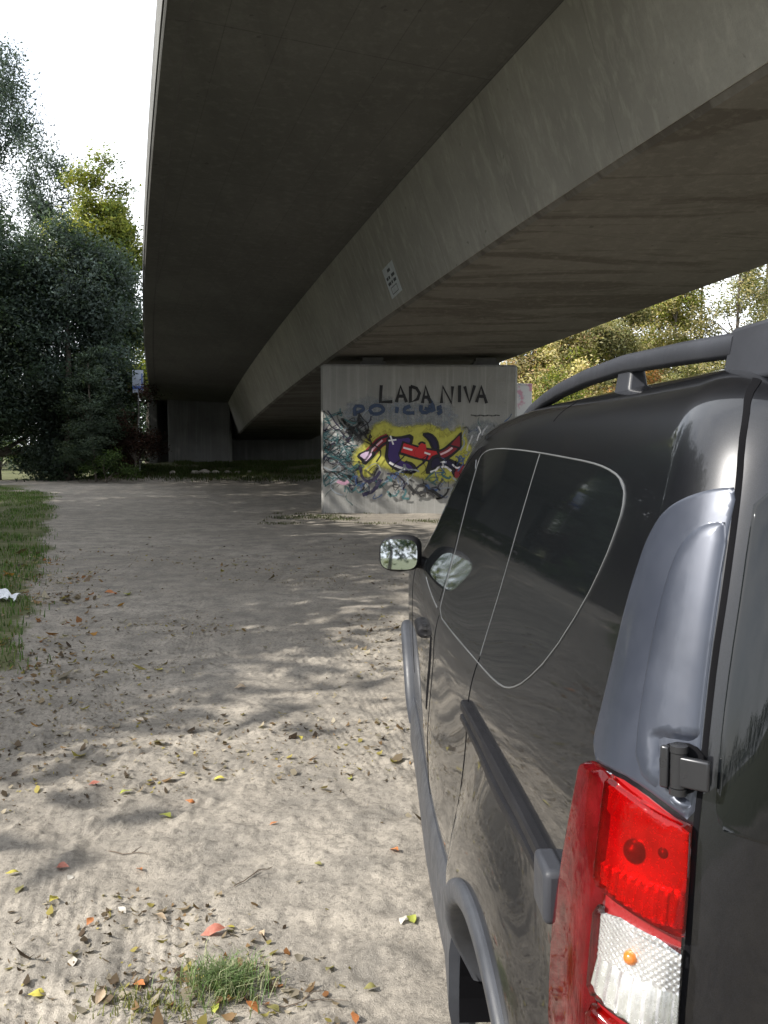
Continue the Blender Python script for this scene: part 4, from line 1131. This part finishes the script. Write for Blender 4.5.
make_tree('sunny_bush', L(8, 62), 1.8, [(0, 0, .95, 1.4, 1.0, .75, 2), (1.0, 0, .6, 1.0, .8, .55, 1)], [(.13, .18, .05), (.10, .15, .04), (.17, .20, .07)], 'bright sunlit green bush beside the path at the far left', 'bush', trunk_r=.05, clumps=150, per=22, spread=.18, size=.13, seed=30, limbs=8)

# --- trees in autumn colour behind the bridge on the right
spec = [
    (530, 50, 9.6, YB, 'yellow-brown tree right beside the graffiti pier, leftmost behind the van roof', 41), (562, 47, 9.0, YG[:1] + YB, 'yellow-green tree behind the front end of the roof rail', 42),
    (592, 52, 11.5, YB, 'golden-brown tree above the middle of the roof rail', 43), (622, 48, 10.8, GR, 'green tree behind the middle foot of the roof rail', 44),
    (650, 55, 13.2, YB, 'pale yellow tree between two greener trees behind the roof rail', 45), (676, 50, 12.0, YG[:2] + YB[:3], 'lime-yellow tree left of the gap of sky', 46),
    (702, 54, 15.5, GR, 'tall thin-leaved green tree with a bare dark trunk against the sky', 47), (738, 49, 14.5, GR, 'loose green tree above the rear foot of the roof rail', 48), (764, 52, 16, GR, 'tall green tree at the right edge of the picture', 49)]
for px, d, h_, cols, lab, sd in spec:
    thin = sd in (47, 48, 49)
    r = random.Random(sd); bl = []
    for t, rr2 in ((.86, .75), (.70, 1.15), (.54, 1.35), (.38, 1.25)):
        bl.append((r.uniform(-.5, .5), r.uniform(-.4, .4), h_ * t, 1.25 * rr2, 1.2 * rr2, h_ * .13, rr2)); bl.append((r.uniform(-1, 1), r.uniform(-.8, .8), h_ * (t - .06), .9 * rr2, .9 * rr2, h_ * .10, rr2 * .7))
    make_tree('thin_tree' if thin else 'autumn_tree', L(px, d), h_, bl, cols, lab, group='autumn trees right of the bridge', trunk_r=.15, clumps=420 if thin else 800, per=22 if thin else 28, spread=.26, size=.19, seed=sd, trunk_top=.9, limbs=20)
for px, d, h_, cols, lab, sd in ((519, 34, 2.6, OR, 'orange-brown bush between the pier and the roof rail', 61), (548, 38, 4.8, YG, 'green and yellow bush low behind the front of the van roof', 62), (580, 40, 5.2, YB, 'yellowish bush behind the roof rail, right of the greener bush', 63), (632, 42, 6.2, OR, 'orange-tinted bush under the pale yellow tree', 64), (690, 41, 5.6, GR, 'green bush seen through the gap under the roof rail', 65)):
    make_tree('autumn_bush', L(px, d), h_, [(0, 0, h_ * .66, 1.2, 1.0, h_ * .3, 2), (.9, .2, h_ * .48, 1.1, 1.0, h_ * .3, 1.5), (-.9, 0, h_ * .42, 1.1, 1.0, h_ * .3, 1.5)], cols, lab, 'bush', group='bushes right of the bridge', trunk_r=.07, clumps=300, per=24, spread=.2, size=.15, seed=sd, limbs=10)

# --- woodland that closes the view far off and beside the lot (one mass)
rng = np.random.default_rng(77)
def wood(name, pts, hts, cols, size, per, label, nper=60, wid=2.0, lo=.05):
    cs = []
    for (x, y), h_ in zip(pts, hts):
        u = rng.normal(size=(nper, 3)); u /= np.linalg.norm(u, axis=1, keepdims=True)
        c_ = np.array([x, y, gz(x, y)]) + np.stack([u[:, 0] * wid, u[:, 1] * wid, h_ * (.5 + lo + u[:, 2] * (.5 - lo) * rng.uniform(.5, 1, nper))], 1); cs.append(c_)
    C_ = np.concatenate(cs); V, F, col = leaf_cloud(C_, per, .45, size, cols, rng, .1)
    LN.clear(); o = np_mesh(name, V, F, M['leaf'], col=col); tag(o, label, kind='stuff')
    m = MB()
    for (x, y), h_ in zip(pts, hts): m.tube([(x, y, gz(x, y) - .3), (x + .2, y, h_ * .4), (x, y + .2, h_ * .62)], [.17, .13, .04], 6)
    t = m.build('tree_stems', M['bark'], o); return o
pts = [(x, y) for y in (58, 66, 76) for x in np.arange(-36, -9, 2.6) + rng.uniform(-.8, .8)]
pts = [p for p in pts if not (-24.5 < p[0] < -19.5 and p[1] < 72)]
wood('far_woodland', pts, rng.uniform(7.5, 10.5, len(pts)), DG, .32, 22, 'dark woodland closing the view behind the left trees', wid=2.1, nper=80, lo=.0)
pts = [(x, y) for y in (64, 72) for x in np.arange(4, 46, 2.6) + rng.uniform(-.8, .8)]
wood('autumn_woodland', pts, rng.uniform(7, 9.5, len(pts)), YB + GR, .32, 22, 'autumn woodland far behind the bridge on the right', wid=2.1, nper=80, lo=.0)

# ------------------------------------------------------------------ woodland beside the lot, outside the picture: shades the ground and shows in the paintwork
def side_wood(pts, hts, name, label, per=16, nper=70, wid=1.9, cols=DG, lo=.12): return wood(name, pts, hts, cols, .40, per, label, nper, wid, lo)
pts = [(min(-11.0, -4.9 - .395 * (2.4 + 2.0 * i)) - .4 * abs(math.sin(1.7 * i)), 1.4 + 2.0 * i) for i in range(11)] + [(-14.5, 2.0 + 3.1 * i) for i in range(7)] + [(-19.5 - .05 * i * i, 22 + 2.0 * i) for i in range(9)]
side_wood(pts, [(7.4 + .40 * i + .06 * i * i + .8 * math.sin(2.3 * i)) if i not in (6, 7, 8) else 7.6 for i in range(11)] + [(10.5 + .9 * i + .8 * math.sin(3.1 * i)) if i not in (3, 4) else 9.5 for i in range(7)] + [18 + .8 * math.sin(2.1 * i) for i in range(9)], 'roadside_wood', 'row of trees along the grass verge left of the sandy lot', per=26, nper=150, lo=.02, wid=2.1)
pts = [(-27 + 1.4 * math.sin(1.3 * i), -38 + 3.4 * i) for i in range(11)] + [(-27 + 3.6 * i, -58 + 2 * math.sin(i)) for i in range(26)]
side_wood(pts, [(4.8 if i < 11 else 4.4) + .9 * math.sin(1.9 * i) for i in range(len(pts))], 'woodland_edge', 'edge of the wood behind the sandy lot', per=14, nper=60, wid=2.0, cols=DG + GR[:2])

# ------------------------------------------------------------------ grass
def blades(name, P, hgt, cols, rng, label, kind='stuff', cat=None, wid=.006, lean=.6, rooted=None, mats=None):
    n = len(P); a = rng.uniform(0, 2 * PI, n); h_ = hgt * rng.uniform(.5, 1.3, n); ln = lean * rng.uniform(.1, 1.2, n) * h_
    d = np.stack([np.cos(a), np.sin(a), 0 * a], 1); s = np.stack([-np.sin(a), np.cos(a), 0 * a], 1) * wid
    up = np.array([0, 0, 1.0])
    p0 = P; p1 = P + d * (ln * .35)[:, None] + up * (h_ * .6)[:, None]; p2 = P + d * ln[:, None] + up * (h_ * (1 - .25 * lean))[:, None]
    V = np.stack([p0 - s, p0 + s, p1 - s * .7, p1 + s * .7, p2], 1).reshape(-1, 3)
    i0 = np.arange(n)[:, None] * 5
    F = np.concatenate([i0 + [0, 1, 3], i0 + [0, 3, 2], i0 + [2, 3, 4]], 0)
    c = np.array(cols)[rng.integers(0, len(cols), n)] * rng.uniform(.7, 1.3, (n, 1))
    o = np_mesh(name, V, F, mats or M['leaf'], col=np.repeat(c, 5, 0))
    return tag(o, label, cat, kind=kind)
rng = np.random.default_rng(5)
def scatter(n, x0, x1, y0, y1, fn):
    x = rng.uniform(x0, x1, n); y = rng.uniform(y0, y1, n) if not callable(y0) else y0(n)
    keep = rng.random(n) < fn(x, y); return x[keep], y[keep]
x, y = scatter(150000, -15, -2.6, 3.2, 34, lambda x, y: verge(x, y) * sstep(-.35, .15, fbm(x * 1.1, y * 1.1, 3)) * np.clip(1.25 - .02 * y, .5, 1))
P = np.stack([x, y, ground_h(x, y, False)], 1)
blades('verge_grass', P, .085, [(.07, .14, .03), (.09, .165, .04), (.12, .15, .05), (.05, .10, .025)], rng, 'short green grass on the verge left of the sand', wid=.005)
x, y = scatter(60000, -14, 4, 36.5, 46.3, lambda x, y: sstep(.0, .25, bank(x, y)) * sstep(-.3, .1, fbm(x * .8, y * .8, 3)))
P = np.stack([x, y, ground_h(x, y, False)], 1)
blades('bank_grass', P, .16, [(.045, .075, .02), (.06, .085, .03), (.07, .07, .035)], rng, 'dark grass on the bank below the abutment', wid=.012)
x, y = scatter(9000, -3.2, 2.0, 17.5, 20.6, lambda x, y: sstep(.12, .4, fbm(x * 1.3 + 4, y * 1.3, 3) + .18) )
P = np.stack([x, y, ground_h(x, y, False)], 1)
blades('sparse_grass', P, .05, [(.06, .08, .03), (.09, .09, .05)], rng, 'thin weedy grass on the sand in front of the pier', wid=.006)

# the tuft in the foreground
tx, ty = ground_at(224, 992)[:2]
n = 900; a = rng.uniform(0, 2 * PI, n); r = np.abs(rng.normal(size=n)) * .07
x = tx + r * np.cos(a) * 1.1; y = ty + r * np.sin(a) * .8
P = np.stack([x, y, ground_h(x, y)], 1)
blades('grass_tuft', P, .075, [(.15, .22, .09), (.11, .18, .065), (.22, .27, .14), (.30, .31, .19)], rng, 'small green grass tuft growing from the sand in the foreground', kind=None, cat='grass tuft', wid=.0016, lean=1.0)
sx_, sy_ = ground_at(150, 1010)[:2]
n = 260; x = sx_ + rng.normal(size=n) * .09; y = sy_ + rng.normal(size=n) * .04
P = np.stack([x, y, ground_h(x, y)], 1)
blades('moss_patch', P, .03, [(.16, .17, .05), (.22, .21, .08), (.12, .15, .05)], rng, 'patch of short yellowish moss and grass left of the foreground tuft', kind='stuff', wid=.002, lean=1.1)

# ------------------------------------------------------------------ fallen leaves
def leaf_geo(length, width, curl, cup, rng, seg=6):
    """an ovate leaf with midrib fold, curl and a stalk"""
    vs = []; fs = []; prof = [.05, .62, .95, 1.0, .72, .35, .02]
    for i in range(seg + 1):
        t = i / seg; w_ = width * prof[i] / 2 * (1 + .12 * math.sin(9 * t + rng.uniform(0, 6)))
        x = (t - .5) * length; zc_ = curl * math.sin(PI * t * .9) * length + .05 * length * math.sin(7 * t)
        for f in (-1, -.5, 0, .5, 1): vs.append((x, f * w_, zc_ + cup * abs(f) * w_ * 1.2 + .04 * length * rng.uniform(-.4, .4)))
    for i in range(seg):
        for j in range(4): fs.append((i * 5 + j, i * 5 + j + 1, i * 5 + 6 + j, i * 5 + 5 + j))
    b = len(vs); s = width * .03; x0 = -length * .5
    vs += [(x0 + .01, s, 0.002), (x0 + .01, -s, 0.002), (x0 - length * .35, 0, .004)]; fs.append((b, b + 1, b + 2))
    return vs, fs
def leaf_mat(name, c1, c2):
    k = NT(name); c = k.coord(); nz = k.noise(c, 55, 5, .7)
    b = k.pbsdf(Base_Color=k.ramp(nz, [(.35, c1), (.62, c2)]), Roughness=.6)
    t = k.n('ShaderNodeBsdfTranslucent'); t.inputs[0].default_value = c2 + (1,)
    mm = k.n('ShaderNodeMixShader'); mm.inputs[0].default_value = .25; k.l(b.outputs[0], mm.inputs[1]); k.l(t.outputs[0], mm.inputs[2]); return k.done(mm.outputs[0])
LM = {'yellow': leaf_mat('yellow_leaf', (.36, .31, .05), (.52, .46, .09)), 'lime': leaf_mat('lime_leaf', (.25, .28, .045), (.36, .38, .08)), 'orange': leaf_mat('orange_leaf', (.34, .12, .04), (.50, .20, .07)),
      'red': leaf_mat('red_leaf', (.28, .08, .055), (.42, .17, .12)), 'tan': leaf_mat('tan_leaf', (.34, .25, .16), (.48, .38, .27)), 'white': leaf_mat('pale_leaf', (.46, .43, .38), (.58, .55, .50)), 'olive': leaf_mat('olive_leaf', (.16, .15, .05), (.24, .22, .08)), 'brown': leaf_mat('brown_leaf', (.13, .075, .045), (.21, .13, .08))}
LEAVES = [  # px, py, colour, length, label
    (12, 876, 'yellow', .050, 'yellow leaf at the left edge, above the bottom corner'), (63, 871, 'red', .058, 'red leaf on the sand, left of a pale pink-white leaf'), (70, 881, 'white', .036, 'pale pinkish leaf touching the red leaf at the left'),
    (54, 906, 'yellow', .062, 'pair-like yellow leaf standing below the red leaf at the left'), (37, 998, 'yellow', .052, 'yellow leaf near the bottom left corner'), (139, 872, 'orange', .040, 'small orange leaf right of the red leaf'),
    (165, 821, 'lime', .075, 'large yellow-green leaf in the middle of the open sand'), (95, 789, 'red', .060, 'dull red leaf on the sand near the tyre tracks'), (126, 794, 'lime', .062, 'yellow-green leaf beside the dull red leaf'),
    (182, 776, 'yellow', .048, 'yellow leaf farther back above the large yellow-green one'), (218, 779, 'yellow', .066, 'yellow leaf on the sand right of the small orange-brown leaf'), (190, 803, 'orange', .046, 'orange-brown leaf above the large yellow-green leaf'),
    (274, 827, 'orange', .038, 'small bright orange leaf in the middle of the sand'), (394, 855, 'orange', .052, 'orange leaf on the sand beside the van'), (412, 923, 'lime', .060, 'yellow leaf with a pale neighbour near the rear wheel'), (404, 924, 'white', .044, 'pale leaf touching the yellow leaf near the rear wheel'),
    (370, 988, 'olive', .042, 'olive leaf on the sand at the bottom right'), (354, 1018, 'orange', .052, 'orange leaf cut by the bottom edge of the picture'), (330, 967, 'olive', .052, 'long olive leaf right of the grass tuft'), (213, 936, 'red', .082, 'big reddish leaf standing behind the grass tuft'), (231, 930, 'yellow', .046, 'small yellow leaf tip behind the big reddish leaf'),
    (90, 925, 'orange', .042, 'orange leaf left of the tuft, between the bottom left leaves and the sand'), (122, 913, 'white', .046, 'white curled leaf left of the grass tuft'), (161, 920, 'tan', .052, 'tan leaf just behind the moss left of the tuft'), (252, 1012, 'orange', .060, 'orange-brown leaf leaning on the right side of the tuft'), (272, 1010, 'olive', .056, 'olive yellow leaf right of the tuft at the bottom edge'),
    (216, 1014, 'lime', .056, 'lime leaf stuck in front of the grass tuft'), (318, 869, 'olive', .040, 'olive leaf in the open sand below the small orange leaf'), (240, 690, 'tan', .075, 'tan leaf in the shaded sand near the middle'), (110, 595, 'orange', .20, 'ochre leaf pile on the bare patch near the verge'), (128, 596, 'lime', .14, 'yellow-green leaf beside the ochre pile near the verge'),
    (20, 893, 'olive', .05, 'dull green leaf between the yellow leaves at the left edge'), (73, 962, 'white', .05, 'white leaf lying left of the moss patch'), (140, 992, 'orange', .055, 'orange leaf on the yellowish moss'), (100, 1008, 'tan', .06, 'tan leaf left of the moss at the bottom edge'), (262, 935, 'tan', .04, 'small tan leaf behind the right side of the tuft'),
    (350, 781, 'lime', .05, 'small lime leaf in the sand beside the van, behind the orange one'), (300, 742, 'yellow', .05, 'small yellow leaf far back in the sunlit sand'), (160, 673, 'yellow', .07, 'small yellow leaf in the shade at the far tyre tracks'), (385, 700, 'tan', .06, 'tan leaf close to the van sill')]
rg = random.Random(3)
def put_leaf(px, py, kind, length, label):
    p = ground_at(px, py); vs, fs = leaf_geo(length, length * rg.uniform(.45, .66), rg.uniform(.05, .22), rg.uniform(-.1, .35), rg)
    m = MB(); m.add(vs, fs); o = m.build('fallen_leaf', LM[kind], None, smooth=True, angle=80)
    z = float(ground_h(np.array([p.x]), np.array([p.y]))[0])
    o.location = (p.x, p.y, z + .006); o.rotation_euler = (rg.uniform(-.35, .35), rg.uniform(-.3, .3), rg.uniform(0, 6.28))
    tag(o, label, 'leaf', 'fallen leaves on the sand')
for q in LEAVES: put_leaf(*q)

# small crumbs of leaf, twig and clod, too many to count
def litter(name, n, fn, box, size, cols, label, seed):
    rng = np.random.default_rng(seed); x = rng.uniform(box[0], box[1], n); y = rng.uniform(box[2], box[3], n)
    kp = rng.random(n) < fn(x, y); x = x[kp]; y = y[kp]; n = len(x)
    z = ground_h(x, y)
    a = rng.uniform(0, 2 * PI, n); t = rng.uniform(-.5, .5, n)
    d = np.stack([np.cos(a), np.sin(a), t], 1); s = np.stack([-np.sin(a), np.cos(a), rng.uniform(-.6, .6, n)], 1)
    Ln = size * np.exp(rng.normal(size=n) * .55); Wd = Ln * rng.uniform(.15, .8, n)
    c = np.stack([x, y, z + .25 * Wd + .003], 1); up = np.array([0, 0, 1.0])
    D = d * (Ln * .5)[:, None]; S = s * (Wd * .5)[:, None]; cur = up * (Ln * rng.uniform(.0, .35, n))[:, None]
    V = np.stack([c - D + cur * .5, c - D * .3 + S, c - D * .3 - S, c + D * .4 + S * .8, c + D * .4 - S * .8, c + D + cur], 1).reshape(-1, 3)
    i0 = np.arange(n)[:, None] * 6
    F = np.concatenate([i0 + [0, 2, 1], i0 + [1, 2, 4], i0 + [1, 4, 3], i0 + [3, 4, 5]], 0)
    col = np.array(cols)[rng.integers(0, len(cols), n)] * rng.uniform(.6, 1.3, (n, 1))
    o = np_mesh(name, V, F, M['leaf'], col=np.repeat(col, 6, 0)); return tag(o, label, kind='stuff')
BR = [(.16, .12, .085), (.10, .075, .05), (.24, .19, .13), (.30, .26, .20), (.20, .13, .07), (.07, .05, .035), (.34, .30, .24), (.26, .22, .07)]
litter('leaf_litter', 42000, lambda x, y: sstep(-.25, .3, fbm(x * 1.1 + 60, y * 1.1, 4)) * sstep(16, 3, y), (-5.5, .6, .9, 16), .018, BR, 'dry leaf crumbs and twigs scattered over the sand', 1)
litter('verge_litter', 15000, lambda x, y: np.exp(-((x + np.interp(y, [2, 4.2, 5.8, 8.3, 11.4, 14.5], [4.0, 3.6, 3.65, 4.25, 5.2, 6.2])) / .5) ** 2) * sstep(-.2, .3, fbm(x * 1.6, y * 1.6, 3)), (-7, -1.5, 2.5, 13), .038, BR + [(.22, .10, .04), (.30, .16, .05)], 'brown leaf litter along the edge of the grass verge', 2)
litter('tuft_litter', 2600, lambda x, y: np.exp(-(((x - tx + .06) / .26) ** 2 + ((y - ty - .02) / .13) ** 2)), (tx - .8, tx + .6, ty - .4, ty + .4), .018, BR + [(.30, .14, .06), (.34, .30, .10)], 'matted dead leaves round the foreground grass tuft', 4)

# twigs lying about
M['twig'] = simple('twig_bark', (.10, .075, .055), .8)
for i, (px, py, ln, an, lab) in enumerate(((250, 880, .18, 1.0, 'short twig on the sand, middle of the foreground'), (130, 855, .2, -.4, 'short twig near the red leaf at the left'), (300, 1003, .30, .15, 'thin twig at the bottom edge right of the tuft'))):
    p = ground_at(px, py); m = MB(); q = []
    for j in range(7):
        t = j / 6 - .5; xx = p.x + math.cos(an) * t * ln + .006 * math.sin(5 * t + i); yy2 = p.y + math.sin(an) * t * ln + .01 * math.sin(7 * t)
        q.append((xx, yy2, float(ground_h(np.array([xx]), np.array([yy2]))[0]) + .006))
    m.tube(q, [.0018, .0022, .002, .0018, .0016, .0013, .0008], 6); b0 = Vector(q[3])
    m.tube([b0, b0 + Vector((.03, .03, .012)), b0 + Vector((.07, .04, .008))], [.002, .0018, .001], 5)
    tag(m.build('twig', M['twig'], None, origin=tuple(p)), lab, 'twig', 'twigs on the sand')

# white crumpled litter on the verge
p = ground_at(4, 606); m = MB(); rr3 = random.Random(9); N_ = 9
grid = [[Vector(((i / (N_ - 1) - .5) * .30, (j / (N_ - 1) - .5) * .16, .03 + .045 * rr3.random() + .03 * math.sin(i * .9) * math.sin(j * 1.1))) for j in range(N_)] for i in range(N_)]
vs = [q for r in grid for q in r]; fs = [(i * N_ + j, i * N_ + j + 1, (i + 1) * N_ + j + 1, (i + 1) * N_ + j) for i in range(N_ - 1) for j in range(N_ - 1)]
m.add(vs, fs); M['white_paper'] = simple('white_litter_paper', (.70, .72, .76), .6)
o = m.build('crumpled_paper', M['white_paper'], None, smooth=False); o.location = (p.x, p.y, gz(p.x, p.y) + .03); o.rotation_euler = (.1, .15, -.5)
sol = o.modifiers.new('thickness', 'SOLIDIFY'); sol.thickness = .002
tag(o, 'crumpled white paper lying on the grass verge at the left edge', 'litter')

# stones at the foot of the abutment
M['stone'] = simple('pale_stone', (.34, .31, .27), .9, bump=.5, bscale=14)
rs = random.Random(12)
for i, (px, py, s_) in enumerate(((205, 467, .55), (216, 470, .4), (196, 466, .42), (228, 465, .35), (250, 468, .3), (174, 462, .35), (238, 470, .28))):
    d = 42.0; x, y = at_px(px, d); bm = bmesh.new(); bmesh.ops.create_icosphere(bm, subdivisions=2, radius=s_ / 2)
    for v in bm.verts: v.co *= 1 + rs.uniform(-.18, .18); v.co.z *= .6
    me2 = bpy.data.meshes.new('stone'); bm.to_mesh(me2); bm.free(); me2.materials.append(M['stone'])
    o = bpy.data.objects.new('stone', me2); link(o); o.location = (x, y, gz(x, y) + s_ * .12); o.rotation_euler = (0, 0, rs.uniform(0, 6))
    tag(o, 'pale broken stone on the bank in front of the abutment', 'stone', 'stones at the abutment')

# white and blue panel on a pole beside the far end of the bridge
x, y = at_px(141.5, 42.4); pr_ = empty('sign_post', (x, y, gz(x, y))); tag(pr_, 'white panel with a blue band on a pole between the trees and the bridge edge', 'sign')
M['sign_white'] = simple('sign_white', (.36, .40, .48), .4); M['sign_blue'] = simple('sign_blue', (.06, .12, .38), .4); M['pole'] = simple('galvanised_pole', (.33, .34, .35), .4, metal=.7)
m = MB(); m.tube([(0, .04, -.3), (0, .04, 4.80)], .035, 10); m.build('pole', M['pole'], pr_)
m = MB(); m.box((0, 0, 4.27), (.50, .02, 1.04)); pn = m.build('panel', M['sign_white'], pr_, smooth=False)
m = MB(); m.box((0, -.0125, 3.98), (.50, .005, .15)); m.box((.19, -.0125, 4.36), (.05, .005, .5)); m.build('blue_band', M['sign_blue'], pn, smooth=False)

# slender painted wall beyond the pier on the right
M['wall_paint'] = None
k = NT('painted_wall'); c = k.coord(); v1 = k.noise(c, 1.4, 4, .6); v2 = k.noise(c, 1.9, 3, .6, stretch=(1, 1, .8))
colr = k.mix(k.ramp(v1, [(.60, 0.0), (.64, 1.0)]), (.46, .45, .44), (.08, .13, .30)); colr = k.mix(k.ramp(v2, [(.58, 0.0), (.64, 1.0)]), colr, (.42, .22, .27))
M['wall_paint'] = k.done(k.pbsdf(Base_Color=colr, Roughness=.7).outputs[0])
xw, yw = at_px(516, 33); m = MB(); m.box((xw + .12, yw, 1.75), (.82, .5, 4.1)); m.box((xw + .12, yw, 3.83), (.84, .52, .06))
tag(m.build('painted_wall', M['wall_paint'], None, smooth=False, origin=(xw + .12, yw, 0), bevel=.02), 'white wall end with pink and blue spray paint behind the right edge of the pier', 'wall')
